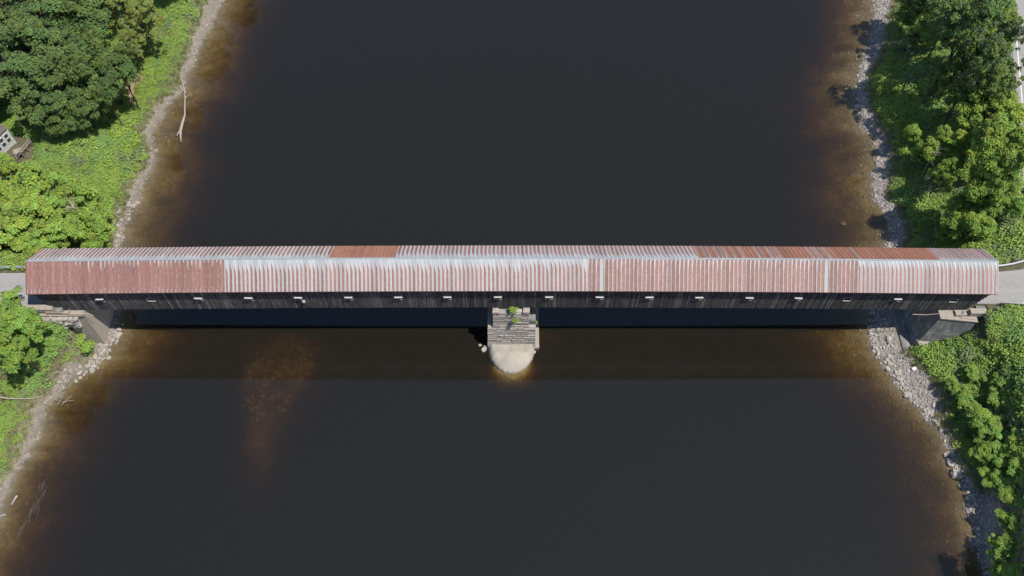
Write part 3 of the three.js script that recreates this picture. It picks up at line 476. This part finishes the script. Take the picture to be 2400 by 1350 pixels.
// ---------------------------------------------------------------- stones on the shores
{
  const R = rng(61), G = boulderG;
  const one = (x, z, s, name, label, category, group, y) => { const o = tag(mesh(name, G[Math.floor(R() * 6)], stoneM[Math.floor(R() * 4)], null, true), label, category, group); o.scale.set(s * (0.8 + 0.5 * R()), s * (0.5 + 0.3 * R()), s * (0.7 + 0.4 * R())); o.rotation.set((R() - 0.5) * 0.5, R() * 6.3, (R() - 0.5) * 0.5); o.position.set(x, (y ?? terrain(x, z)) + s * 0.12, z); return o; };
  for (const [x, z, s, l] of [[62.0, 22.6, 0.8, 'grey boulder at the lower right waterline, uppermost of three'], [62.2, 23.9, 1.0, 'flat boulder at the lower right waterline, middle of three'], [62.5, 25.4, 1.3, 'largest pale boulder at the lower right waterline, lowest of three'], [62.7, 27.2, 0.5, 'small pale boulder standing alone in the shallows, lower right'], [58.6, 13.3, 1.0, 'broad pale boulder at the edge of the gravel below the right abutment'], [55.7, -18.6, 0.9, 'rust coloured boulder under shallow water above the right bridge end']]) one(x, z, s, 'boulder', l, 'boulder');
  for (const [x, z, s] of [[-4.3, 5.7, 0.8], [-4.9, 4.9, 0.5], [-4.1, 5.2, 0.6], [3.35, 6.1, 0.55], [3.0, 5.9, 0.5]]) one(x, z, s, 'boulder', 'pale stone at the waterline beside the concrete pier nose', 'stone', 'stones beside the pier nose', -0.05);
  let n = 0; while (n < 170) { const z = -7 + R() * 26, d = 0.1 + R() * R() * (z < 10 ? 5.5 : 2.2), x = shoreR(z) + d; if (x > 58.7 && z < 6.4) continue; one(x, z, 0.3 + R() * R() * 0.6, 'riprap_stone', 'pale angular riprap stone on the gravel bank at the right bridge end', 'stone', 'riprap stones at the right bridge end'); n++; }
  n = 0; while (n < 70) { const z = 1 + R() * 10.5, d = -0.5 + R() * 2.6, x = shoreL(z) - d; if (x < -62 && z < 4.8) continue; one(x, z, 0.3 + R() * R() * 0.6, 'riprap_stone', 'pale riprap stone on the shore below the left abutment', 'stone', 'riprap stones below the left abutment'); n++; }
  n = 0; while (n < 45) { const z = -23 + R() * 12, d = -0.2 + R() * 2.8, x = shoreL(z) - d; one(x, z, 0.3 + R() * 0.5, 'riprap_stone', 'pale riprap stone on the shore above the left bridge end', 'stone', 'riprap stones above the left bridge end'); n++; }
  // gravel and submerged stones nobody could count
  const scatter = (name, label, N, place, mat, colors) => {
    const im = new THREE.InstancedMesh(boulderG[2], mat, N), m = new THREE.Matrix4(), q = new THREE.Quaternion(), e = new THREE.Euler(), c = new THREE.Color(); let k = 0, guard = 0;
    while (k < N && guard++ < N * 40) { const p = place(); if (!p) continue; const [x, z, s, y] = p; e.set(R() * 6, R() * 6, R() * 6); q.setFromEuler(e); m.compose(new THREE.Vector3(x, (y ?? terrain(x, z)) + s * 0.05, z), q, new THREE.Vector3(s * (0.8 + R() * 0.6), s * (0.5 + R() * 0.4), s)); im.setMatrixAt(k, m); const v = 0.7 + R() * 0.6, cc = colors[Math.floor(R() * colors.length)]; im.setColorAt(k, c.setRGB(cc[0] * v, cc[1] * v, cc[2] * v)); k++; }
    im.count = k; im.name = numbered(name); shade(im); kind(im, 'stuff'); im.userData.label = label; im.userData.category = 'gravel'; scene.add(im);
  };
  const gm = std({ color: 0xffffff, flatShading: true });
  scatter('shore_gravel', 'pale gravel strip along the right shore', 9000, () => { const z = -75 + R() * 117, d = R() * (stripW(false, z) + 1.2) - 0.15, x = shoreR(z) + d; if (x > 58.7 && Math.abs(z) < 6.4) return; return [x, z, 0.14 + R() * R() * 0.4]; }, gm, [[0.36, 0.33, 0.31], [0.42, 0.39, 0.36], [0.3, 0.28, 0.27], [0.4, 0.35, 0.32]]);
  scatter('shore_gravel', 'gravel and clods along the left shore', 2600, () => { const z = -75 + R() * 117, d = R() * 3.4, x = shoreL(z) - d; if (x < -62 && z < 4.8 && z > -5) return; if (R() > 0.3 && !(z > -24 && z < -11) && !(z > 0 && z < 12)) return; return [x, z, 0.1 + R() * R() * 0.3]; }, gm, [[0.34, 0.31, 0.27], [0.4, 0.37, 0.33], [0.26, 0.23, 0.19]]);
  scatter('riverbed_stones', 'brown stones seen on the river bed through the shallows', 11000, () => {
    const q = R(); let x, z, s = 0.1 + R() ** 3 * 0.42;
    if (q < 0.5) { z = -75 + R() * 117; x = shoreR(z) - 0.2 - R() * 11; } else if (q < 0.66) { z = -75 + R() * 117; x = shoreL(z) + 0.3 + R() * 6; if (R() < 0.5) return; } else if (q < 0.84) { const a = R() * 6.3, r = 1 - R() * 0.7; x = Math.cos(a) * 8.5 * r; z = 2 + Math.sin(a) * 8.5 * r; if (Math.abs(x) < 4.2 && z < 9.5) return; } else { x = -35.5 + (R() - 0.5) * 13; z = 8 + (R() - 0.5) * 18; s *= 1.5; }
    return [x, z, s, terrain(x, z) - s * 0.16];
  }, gm, [[0.19, 0.145, 0.085], [0.17, 0.13, 0.078], [0.14, 0.11, 0.07], [0.22, 0.165, 0.095]]);
}

// ---------------------------------------------------------------- plants
function leaf(pos, idx, col, c, n, s, w, roll, R, tint) {        // one folded leaf: four corners, two faces
  const t = new THREE.Vector3(Math.cos(roll), 0, Math.sin(roll)); t.addScaledVector(n, -t.dot(n)).normalize(); const b = new THREE.Vector3().crossVectors(n, t), k = pos.length / 3, f = 0.22 * w;
  pos.push(c.x - t.x * s * 0.5, c.y - t.y * s * 0.5, c.z - t.z * s * 0.5, c.x + b.x * w - n.x * f, c.y + b.y * w - n.y * f, c.z + b.z * w - n.z * f, c.x + t.x * s * 0.5 - n.x * 0.1 * s, c.y + t.y * s * 0.5 - n.y * 0.1 * s, c.z + t.z * s * 0.5 - n.z * 0.1 * s, c.x - b.x * w - n.x * f, c.y - b.y * w - n.y * f, c.z - b.z * w - n.z * f);
  idx.push(k, k + 1, k + 2, k, k + 2, k + 3); for (let i = 0; i < 4; i++) col.push(...tint);
}
const sphere = (R) => { const y = 2 * R() - 1, a = R() * 6.2832, r = Math.sqrt(1 - y * y); return new THREE.Vector3(Math.cos(a) * r, y, Math.sin(a) * r); };
// a crown of radius 1: clumps of leaves spread over the outer part of an uneven dome
function crownGeo(seed, { clumps = 84, leaves = 104, size = 0.058, rc = 0.2, flat = 0.85, lobes = 9 }) {
  const R = rng(seed), pos = [], idx = [], col = [], lob = [];
  for (let i = 0; i < lobes; i++) { const d = sphere(R); d.y = d.y * 0.75 + 0.12; const q = i ? 0.45 + 0.3 * R() : 0.1; lob.push([d.multiplyScalar(q), i ? 0.28 + 0.24 * R() : 0.55]); }
  for (let i = 0; i < clumps; i++) {
    const [lc, lr] = lob[i % lobes], d = sphere(R); if (d.y < -0.3) d.y *= -0.5; d.addScaledVector(lc, 0.5).normalize();
    const c = lc.clone().addScaledVector(d, lr * (1 - 0.35 * R() * R())); c.y *= flat; const r = rc * (0.55 + 0.75 * R()), ct = 0.78 + 0.44 * R(), yel = (R() - 0.5) * 0.3, n0 = Math.round(leaves * (0.6 + 0.6 * r / rc * 0.8));
    for (let j = 0; j < n0; j++) {
      const e = sphere(R); if (e.y < -0.2) e.y = -e.y; const rr = r * (0.45 + 0.6 * Math.sqrt(R())), p = new THREE.Vector3(c.x + e.x * rr, c.y + e.y * rr * 0.55, c.z + e.z * rr);
      const n = sphere(R).multiplyScalar(0.6).addScaledVector(e, 0.45).addScaledVector(d, 0.25); n.y += 0.6; n.normalize(); const v = ct * (0.8 + 0.4 * R()), s = size * (0.65 + 0.7 * R());
      leaf(pos, idx, col, p, n, s * 1.25, s * 0.5, R() * 6.3, R, [v * (1 + yel), v, v * (1 - yel)]);
    }
  }
  return geo(pos, idx, { color: col });
}
const CROWN = {
  broad: [1, 2, 3, 4, 5, 6].map((s) => crownGeo(100 + s, {})),
  fine: [1, 2, 3].map((s) => crownGeo(200 + s, { clumps: 120, leaves: 66, size: 0.05, rc: 0.15, flat: 1.0, lobes: 12 })),
  knob: [1, 2].map((s) => crownGeo(300 + s, { clumps: 160, leaves: 50, size: 0.05, rc: 0.11, flat: 1.05, lobes: 10 })),
  bush: [1, 2].map((s) => crownGeo(400 + s, { clumps: 36, leaves: 40, size: 0.12, rc: 0.28, flat: 0.75, lobes: 6 })),
};
const leafM = (c, tr = 0.24) => new THREE.MeshPhysicalMaterial({ color: rgb(...c), vertexColors: true, roughness: 0.85, transmission: tr, thickness: 0, side: THREE.DoubleSide, specularIntensity: 0.6 });
const LEAF = { dark: leafM([0.09, 0.147, 0.036]), dark2: leafM([0.125, 0.19, 0.042]), olive: leafM([0.17, 0.21, 0.05]), yellow: leafM([0.2, 0.3, 0.045]), green: leafM([0.17, 0.28, 0.045]), lime: leafM([0.19, 0.3, 0.04]), pine: leafM([0.12, 0.19, 0.05]), grey: leafM([0.14, 0.2, 0.075]) };
const STAND = {
  stand: ['dark green broadleaf tree in the dense stand at the upper left', 'dark trees of the upper left stand'], olive: ['olive feathery tree beside the upper left stand', 'olive trees beside the dark stand'],
  ystand: ['yellow green maple in the stand above the left bridge end', 'yellow green maples above the left bridge end'], lsouth: ['leafy green tree just below the left road', 'trees below the left road'],
  pine: ['tall feathery dark green tree near the top of the right bank'], pine2: ['feathery dark tree left of the tallest tree, top of the right bank'], pine3: ['feathery tree cut by the top edge on the right bank'], rgrey: ['grey green fine leaved tree beside the upper right guard rail'], rgrey2: ['grey green tree overhanging the riverside road, upper right'], ryel: ['yellow green tree at the top right beside the road'],
  knob: ['knobbly dark tree bulging towards the riverside road, upper right'], knob2: ['smaller knobbly dark tree below the bulging one, upper right'], rsolo: ['slim bright green tree lit alone in the dark shade, upper right'], rshade: ['broad green tree half in shade near the top of the right bank'], rdark: ['dark fine leaved tree in the shadow of the upper right trees'], rshade2: ['small shaded tree nearest the gravel at the upper right'], rdark4: ['dark broadleaf tree between the tall feathery tree and the top edge'], rdark5: ['dark low tree below the slim sunlit one, upper right'], rdark3: ['low dark tree beside the slim sunlit one, upper right'], rdark2: ['dark tree cut by the top edge above the right gravel beach'],
  rmid: ['yellow green tree in the right edge row', 'sunlit yellow green trees along the right edge'], rmound: ['rounded yellow green tree with bare twigs on the right bank'], rlime: ['bright lime sapling clump beside the right gravel, upper of two'], rlime2: ['bright lime sapling clump beside the right gravel, lower of two'], rmid2: ['small yellow green tree among bare twigs on the right bank'], rmid3: ['deep green tree on the right bank above the bridge end'],
  rbridge: ['yellow green tree just above the right end of the roof'], rbridge2: ['yellow green tree between the roof end and the right edge'], rbridge3: ['green tree at the right edge above the bridge road'], rbridge4: ['small lime tree close behind the right roof slope'], rbridge5: ['low lime shrub beside the curved guard rail'],
  rsouth: ['bushy green shrub in the thicket on the lower right bank', 'shrubs of the lower right thicket'], lout: ['dark tree on the left bank beyond the top edge', 'trees beyond the top edge'], rout: ['tall green tree beyond the lower right corner', 'trees beyond the lower right corner'],
};
const TREES = [
[-87.6, -52.9, 5.5, 19.8, "broad", "dark", "stand"],
[-80.7, -51.3, 5.6, 20.3, "broad", "dark", "stand"],
[-74.3, -51.5, 5.2, 19.8, "broad", "dark", "stand"],
[-82.0, -44.2, 5.2, 19.8, "broad", "dark", "stand"],
[-75.8, -43.2, 5.2, 20.3, "broad", "dark", "stand"],
[-70.3, -43.8, 4.6, 19.8, "broad", "dark", "stand"],
[-66.9, -42.2, 3.4, 17.3, "broad", "dark", "stand"],
[-82.8, -38.0, 4.8, 19.3, "broad", "dark", "stand"],
[-75.9, -36.5, 5, 19.8, "broad", "dark", "stand"],
[-71.1, -38.1, 4.2, 18.3, "broad", "dark", "stand"],
[-76.9, -32.6, 4.3, 17.8, "broad", "dark", "stand"],
[-73.1, -33.4, 3.2, 15.8, "broad", "dark", "stand"],
[-91.9, -48.1, 5.5, 19.8, "broad", "dark", "stand"],
[-87.8, -36.6, 5.5, 19.3, "broad", "dark", "stand"],
[-85.9, -60.6, 5.5, 20.3, "broad", "dark", "stand"],
[-79.0, -62.3, 5.5, 19.8, "broad", "dark", "stand"],
[-75.1, -32.0, 2.6, 13.8, "broad", "dark", "stand"],
[-69.0, -38.2, 3.0, 15.8, "broad", "dark", "stand"],
[-66.4, -55.1, 4.2, 16.0, "fine", "olive", "olive"],
[-70.9, -59.8, 4.6, 17, "fine", "olive", "olive"],
[-68.0, -51.4, 2.2, 11.5, "fine", "olive", "olive"],
[-76.9, -16.5, 4.2, 14.8, "broad", "yellow", "ystand"],
[-71.6, -17.3, 4.4, 14.8, "broad", "yellow", "ystand"],
[-66.7, -14.8, 3.6, 13.3, "broad", "yellow", "ystand"],
[-74.3, -12.0, 4.4, 14.3, "broad", "yellow", "ystand"],
[-68.9, -11.6, 4.3, 14.3, "broad", "yellow", "ystand"],
[-65.0, -11.1, 3.0, 11.8, "broad", "yellow", "ystand"],
[-76.6, -8.9, 4, 13.3, "broad", "yellow", "ystand"],
[-71.6, -8.8, 3.9, 12.8, "broad", "yellow", "ystand"],
[-67.4, -8.9, 3.4, 11.8, "broad", "yellow", "ystand"],
[-79.4, -21.1, 2.8, 12.8, "broad", "yellow", "ystand"],
[-81.0, -13.3, 4.5, 14.8, "broad", "yellow", "ystand"],
[-80.0, -8.5, 4.5, 13.8, "broad", "yellow", "ystand"],
[-65.4, -10.6, 1.9, 7.0, "fine", "green", "ystand"],
[-70.8, 6.6, 3.4, 15.2, "broad", "green", "lsouth"],
[-68.1, 7.0, 2.6, 13.2, "broad", "green", "lsouth"],
[-69.5, 10.6, 3.2, 14.2, "broad", "green", "lsouth"],
[-72.4, 9.3, 4, 16.2, "broad", "green", "lsouth"],
[74.3, -43.2, 4.8, 25, "fine", "pine", "pine"],
[76.4, -52.7, 4.2, 19, "fine", "pine", "pine2"],
[76.1, -37.9, 4.4, 25, "fine", "grey", "rgrey"],
[81.0, -47.0, 4.2, 23, "broad", "yellow", "ryel"],
[77.8, -35.1, 4.3, 24.5, "knob", "dark2", "knob"],
[78.4, -34.5, 3.6, 19.5, "knob", "dark2", "knob2"],
[75.4, -37.4, 2.3, 18, "broad", "green", "rsolo"],
[76.2, -54.9, 3.2, 12, "broad", "green", "rshade"],
[73.0, -41.9, 3.8, 20, "fine", "dark2", "rdark"],
[74.8, -56.3, 2.2, 8, "broad", "dark2", "rshade2"],
[74.9, -41.1, 2.4, 14, "broad", "dark2", "rdark3"],
[78.2, -48.0, 3.6, 23, "broad", "dark2", "rdark4"],
[74.4, -35.3, 2.6, 16, "broad", "dark2", "rdark5"],
[82.1, -42.1, 2.6, 23, "fine", "grey", "rgrey2"],
[74.4, -62.5, 3.4, 10.5, "broad", "dark2", "rdark2"],
[77.1, -60.3, 4.6, 18, "fine", "pine", "pine3"],
[77.6, -30.6, 4.6, 17.5, "broad", "yellow", "rmid"],
[78.5, -25.4, 4.2, 18.5, "broad", "yellow", "rmid"],
[75.3, -23.8, 3.8, 17.5, "broad", "yellow", "rmid"],
[73.4, -14.6, 4, 23.5, "broad", "yellow", "rmid"],
[70.7, -14.4, 3.6, 21.5, "broad", "yellow", "rmid"],
[75.4, -27.9, 2.6, 14.5, "broad", "yellow", "rmid"],
[70.4, -27.6, 2.9, 12.5, "broad", "yellow", "rmound"],
[68.6, -33.1, 2.3, 8.5, "broad", "lime", "rlime"],
[69.5, -21.8, 2.2, 11.5, "broad", "yellow", "rmid2"],
[68.7, -28.4, 2.3, 8, "broad", "lime", "rlime2"],
[71.4, -14.9, 2.6, 14, "broad", "green", "rmid3"],
[69.2, -12.9, 2.8, 12.5, "broad", "yellow", "rbridge"],
[71.6, -11.6, 2.7, 13, "broad", "yellow", "rbridge2"],
[75.1, -13.1, 3.0, 15, "broad", "green", "rbridge3"],
[68.3, -13.3, 2.0, 8.0, "broad", "lime", "rbridge4"],
[75.7, -11.3, 1.9, 9, "broad", "lime", "rbridge5"],
[70.6, 13.6, 2.4, 6.2, "broad", "green", "rsouth"],
[65.5, 15.9, 2, 5.2, "broad", "green", "rsouth"],
[67.7, 19.2, 2.6, 6.4, "broad", "green", "rsouth"],
[71.7, 17.9, 2.6, 7.1, "broad", "green", "rsouth"],
[65.8, 23.6, 2.1, 5.2, "broad", "green", "rsouth"],
[69.2, 23.3, 2.7, 7.2, "broad", "green", "rsouth"],
[65.7, 27.4, 1.9, 5.2, "broad", "green", "rsouth"],
[67.1, 29.5, 2.5, 6.6, "broad", "green", "rsouth"],
[69.6, 27.3, 2.4, 7.2, "broad", "green", "rsouth"],
[67.7, 33.3, 2.6, 6.8, "broad", "green", "rsouth"],
[65.9, 33.5, 1.7, 5.0, "broad", "green", "rsouth"],
[66.6, 37.3, 2.2, 5.8, "broad", "green", "rsouth"],
[68.7, 37.9, 3.2, 8.6, "broad", "green", "rsouth"],
[70.6, 31.7, 3.2, 8.6, "broad", "green", "rsouth"],
[64.6, 13.4, 1.5, 4.6, "broad", "green", "rsouth"],
[67.4, 24.8, 1.8, 5.6, "broad", "green", "rsouth"],
[66.0, 20.4, 1.7, 4.8, "broad", "green", "rsouth"],
[72.9, 10.1, 2, 5.8, "broad", "green", "rsouth"],
[69.2, 8.4, 1.8, 5.2, "broad", "green", "rsouth"],
[69.2, 16.2, 1.6, 5.6, "broad", "green", "rsouth"],
[67.7, 11.8, 1.5, 4.8, "broad", "green", "rsouth"],
[63.2, 38.8, 1.9, 5.2, "broad", "green", "rsouth"],
[64.8, 40.3, 2.2, 5.8, "broad", "green", "rsouth"],
[64.3, 36.3, 1.6, 4.8, "broad", "green", "rsouth"],
[-63.6, -70, 4.6, 17, "broad", "dark", "lout"],
[-64.5, -78, 5, 18, "broad", "dark", "lout"],
[-62.5, -87, 5, 18, "broad", "dark", "lout"],
[-60, -96, 5, 18, "broad", "dark", "lout"],
[67.8, 42.0, 3.6, 20, "broad", "green", "rout"],
[66.5, 48, 4, 20, "broad", "green", "rout"]
];
{
  const R = rng(71), seen = {}, ord = {};
  const limbG = tubeAlong([[0, 0, 0], [0.1, 0.4, 0], [0.32, 0.75, 0.05], [0.62, 1, 0.0]], [0.05, 0.038, 0.022, 0.008], 5);
  const trunkG = tubeAlong([[0, 0, 0], [0.01, 0.12, 0], [-0.01, 0.5, 0.01], [0.01, 0.8, 0], [0, 1, 0]], [1.35, 1, 0.8, 0.5, 0.2], 8);
  for (const [x, z, r, top, k, c, s] of TREES) {
    const y = terrain(x, z), ry = s === 'lout' ? r * 0.85 : Math.min(2.3 * r, Math.max(0.85 * r, (top - y) * 0.5)), cy = top - ry * 0.82, small = r < 2.5;
    const nth = (ord[s] = (ord[s] ?? -1) + 1), few = { olive: ['top one', 'one at the top edge', 'smallest'], lsouth: ['upper right of four', 'rightmost of four', 'lowest of four', 'leftmost of four'], rmid: ['topmost', 'second from top, against the road', 'third from top', 'fourth, against the right edge', 'lowest', 'smallest, on the shaded side'] }[s];
    const t = thing(small && s === 'rsouth' ? 'shrub' : 'tree', STAND[s][0] + (few ? ', ' + few[nth] : ''), small && s === 'rsouth' ? 'shrub' : 'tree', STAND[s][1], [x, y, z]);
    const hh = Math.max(1, cy - y + r * 0.3), tr = mesh('trunk', trunkG, M.bark, t); tr.scale.set(0.03 * r + 0.05, hh, 0.03 * r + 0.05); tr.position.y = -0.2;
    for (let i = 0; i < 5; i++) { const l = mesh('limb', limbG, M.bark, t); l.position.y = hh * (0.5 + 0.1 * i); l.rotation.y = i * 1.35 + R(); l.scale.setScalar(r * (0.95 - 0.08 * i)); }
    const list = CROWN[k], g = list[(seen[k] = (seen[k] ?? 0) + 1) % list.length], cr = mesh('crown', g, LEAF[c], t); cr.position.y = cy - y; cr.rotation.y = R() * 6.3; cr.scale.set(r * (0.94 + 0.12 * R()), ry, r * (0.94 + 0.12 * R()));
  }
  const bush = (name, label, p, r, mat, stem = 0.6) => { const t = thing(name, label, 'bush', undefined, p); mesh('stem', trunkG, M.bark, t).scale.set(0.04, stem, 0.04); const c = mesh('foliage', CROWN.bush[Math.floor(R() * 2)], mat, t); c.scale.setScalar(r); c.position.y = stem; c.rotation.y = R() * 6; };
  bush('leafy_bush', 'bright green bush growing from the top of the stone pier', [0.2, 8.5, 3.9], 0.74, LEAF.lime, 0.5);
  bush('leafy_bush', 'yellow green plant hanging on the front of the stone pier', [0.55, 7.1, 4.7], 0.5, LEAF.yellow, 0.25);
  bush('leafy_bush', 'tiny plant on the right edge of the stone pier', [3.7, 4.9, 3.8], 0.26, LEAF.lime, 0.2);
  bush('leafy_bush', 'rounded green bush standing beside the left abutment', [-64.3, terrain(-64.3, 6.6), 6.6], 1.55, LEAF.green, 1.3);
  bush('leafy_bush', 'low green bush between the left abutment and the trees', [-67.2, terrain(-67.2, 7.6), 7.6], 1.2, LEAF.green, 0.8);
  // bare twigs that stand out of the right-bank foliage
  for (const [x, z, y, l] of [[69.2, -26.4, 8.2, 'bare grey twigs above the rounded right bank tree'], [68.7, -22.0, 8.0, 'bare grey twigs forking over the shade on the right bank'], [73.0, -15.4, 10.2, 'bare grey twigs in the tree above the right bridge end'], [-66.6, -12.3, 12.2, 'bare grey branches in the yellow green maples at left']]) {
    const gs = []; for (let i = 0; i < 16; i++) { const a = R() * 6.3, e = 0.3 + R() * 0.8, L = 1 + R() * 1.1; gs.push(tubeAlong([[0, 0, 0], [Math.cos(a) * L * 0.5, L * e * 0.6, Math.sin(a) * L * 0.5], [Math.cos(a + 0.3) * L, L * e * 0.9, Math.sin(a + 0.3) * L]], [0.05, 0.03, 0.012], 4)); }
    gs.push(tubeAlong([[0, 0, 0], [0.1, -2, 0], [0.3, -y + terrain(x, z) - 0.2, 0.1]], [0.06, 0.08, 0.12], 5));
    const o = tag(mesh('bare_sapling', mergeGeometries(gs), M.deadwood, null, true), l, 'bare tree'); o.position.set(x, y, z);
  }
}
// undergrowth: leafy clumps and grass nobody could count
{
  const R = rng(81);
  const clump = (seed, n, rad, hgt, size) => { const r = rng(seed), pos = [], idx = [], col = []; for (let i = 0; i < n; i++) { const a = r() * 6.3, q = Math.sqrt(r()) * rad, e = sphere(r), p = new THREE.Vector3(Math.cos(a) * q, hgt * (0.35 + 0.65 * r()) * (1 - 0.5 * (q / rad) ** 2), Math.sin(a) * q), nn = e.multiplyScalar(0.5); nn.y += 0.8; nn.x += Math.cos(a) * 0.25; nn.z += Math.sin(a) * 0.25; nn.normalize(); const v = 0.75 + 0.5 * r(), s = size * (0.7 + 0.6 * r()); leaf(pos, idx, col, p, nn, s * 1.3, s * 0.5, a + (r() - 0.5) * 2, r, [v, v, v]); } return geo(pos, idx, { color: col }); };
  const blades = (seed) => { const r = rng(seed), pos = [], idx = []; for (let i = 0; i < 16; i++) { const a = r() * 6.3, q = r() * 0.25, x = Math.cos(a) * q, z = Math.sin(a) * q, h = 0.3 + r() * 0.4, lx = (r() - 0.5) * 0.5, lz = (r() - 0.5) * 0.5, k = pos.length / 3; pos.push(x - 0.03, 0, z, x + 0.03, 0, z + 0.02, x + lx, h, z + lz); idx.push(k, k + 1, k + 2); } return geo(pos, idx); };
  const inst = (name, label, cat, g, mat, list) => { const im = new THREE.InstancedMesh(g, mat, list.length), m = new THREE.Matrix4(), q = new THREE.Quaternion(), up = new THREE.Vector3(0, 1, 0), c = new THREE.Color(); list.forEach(([x, y, z, s, t], i) => { q.setFromAxisAngle(up, R() * 6.3); m.compose(new THREE.Vector3(x, y, z), q, new THREE.Vector3(s, s * (0.75 + 0.5 * R()), s)); im.setMatrixAt(i, m); im.setColorAt(i, c.setRGB(...t)); }); im.name = numbered(name); shade(im); kind(im, 'stuff'); im.userData.label = label; im.userData.category = cat; scene.add(im); };
  const blocked = (x, z) => (x < 0 ? (z > -3.4 && z < 4.2 && x < -62) || (z > 3 && z < 4.9 && x > -69.3) || (Math.hypot(x + 83.5, z + 28) < 3.8) || (Math.abs(x + 69.1 + Math.sin(z * 0.9) * 0.5) < 0.9 && z > -50.5 && z < -43.5) : (z > 0 ? z < (x > 71 ? 3.7 : 4.4) : z > (x > 71 ? -4.5 - 0.35 * Math.max(0, x - 73) : -4.4)) || (x < 68.3 && z > -5.5 && z < 6.1 && x > 58) || Math.abs(x - roadX(z)) < 5 || (x > 77 && Math.abs(z) < 6.5));
  const tint = (x, z, v) => { const a = fbm(x * 0.09, z * 0.09), b = fbm(x * 0.35 + 40, z * 0.35), k = 0.78 + 0.44 * b; return a > 0.56 ? [0.235 * k, 0.335 * k, 0.06 * k] : b > 0.6 ? [0.175 * k, 0.29 * k, 0.075 * k] : b < 0.38 ? [0.21 * k, 0.28 * k, 0.11 * k] : [0.225 * k, 0.335 * k, 0.065 * k]; };
  const A = [[], []], B = [[], []], G = [];
  for (let i = 0; i < 90000; i++) {
    const left = R() < 0.5, z = -82 + R() * 128, q = R() * (left ? 26 : 27), x = left ? shoreL(z) - q : shoreR(z) + q; if (blocked(x, z)) continue;
    const mid = stripW(left, z) + 1.2 * (fbm(x * 0.5, z * 0.5) - 0.5), y = terrain(x, z);
    if (q < mid - 1.2) continue;
    if (q < mid + (left ? 1.5 : 0.7)) { G.push([x, y, z, 0.7 + R() * 0.8, [0.36 + 0.1 * R(), 0.39 + 0.08 * R(), 0.2]]); if (R() < 0.75 || q < mid) continue; }
    const m = fbm(x * 0.22 + 3, z * 0.22), s = (left ? 0.5 : 0.65) + 1.3 * m * m * 1.6 + 0.25 * R();
    if (R() < 0.36) (R() < 0.6 ? A : B)[left ? 0 : 1].push([x, y - 0.05, z, s, tint(x, z)]);
  }
  const um = new THREE.MeshPhysicalMaterial({ color: 0xffffff, vertexColors: true, roughness: 0.85, transmission: 0.3, thickness: 0, side: THREE.DoubleSide, specularIntensity: 0.6 });
  const cA = clump(1, 76, 0.64, 0.85, 0.175), cB = clump(2, 84, 0.62, 1.05, 0.135);
  inst('bank_undergrowth', 'bright leafy undergrowth covering the left bank', 'undergrowth', cA, um, A[0]); inst('bank_undergrowth', 'finer leafy undergrowth mixed through the left bank', 'undergrowth', cB, um, B[0]);
  inst('bank_undergrowth', 'leafy thicket covering the right bank', 'undergrowth', cA, um, A[1]); inst('bank_undergrowth', 'finer leafy growth mixed through the right bank', 'undergrowth', cB, um, B[1]);
  inst('shore_grass', 'thin grass along the edge of the shore strips', 'grass', blades(3), std({ color: 0xffffff, side: THREE.DoubleSide }), G);
}

renderer.render(scene, camera);
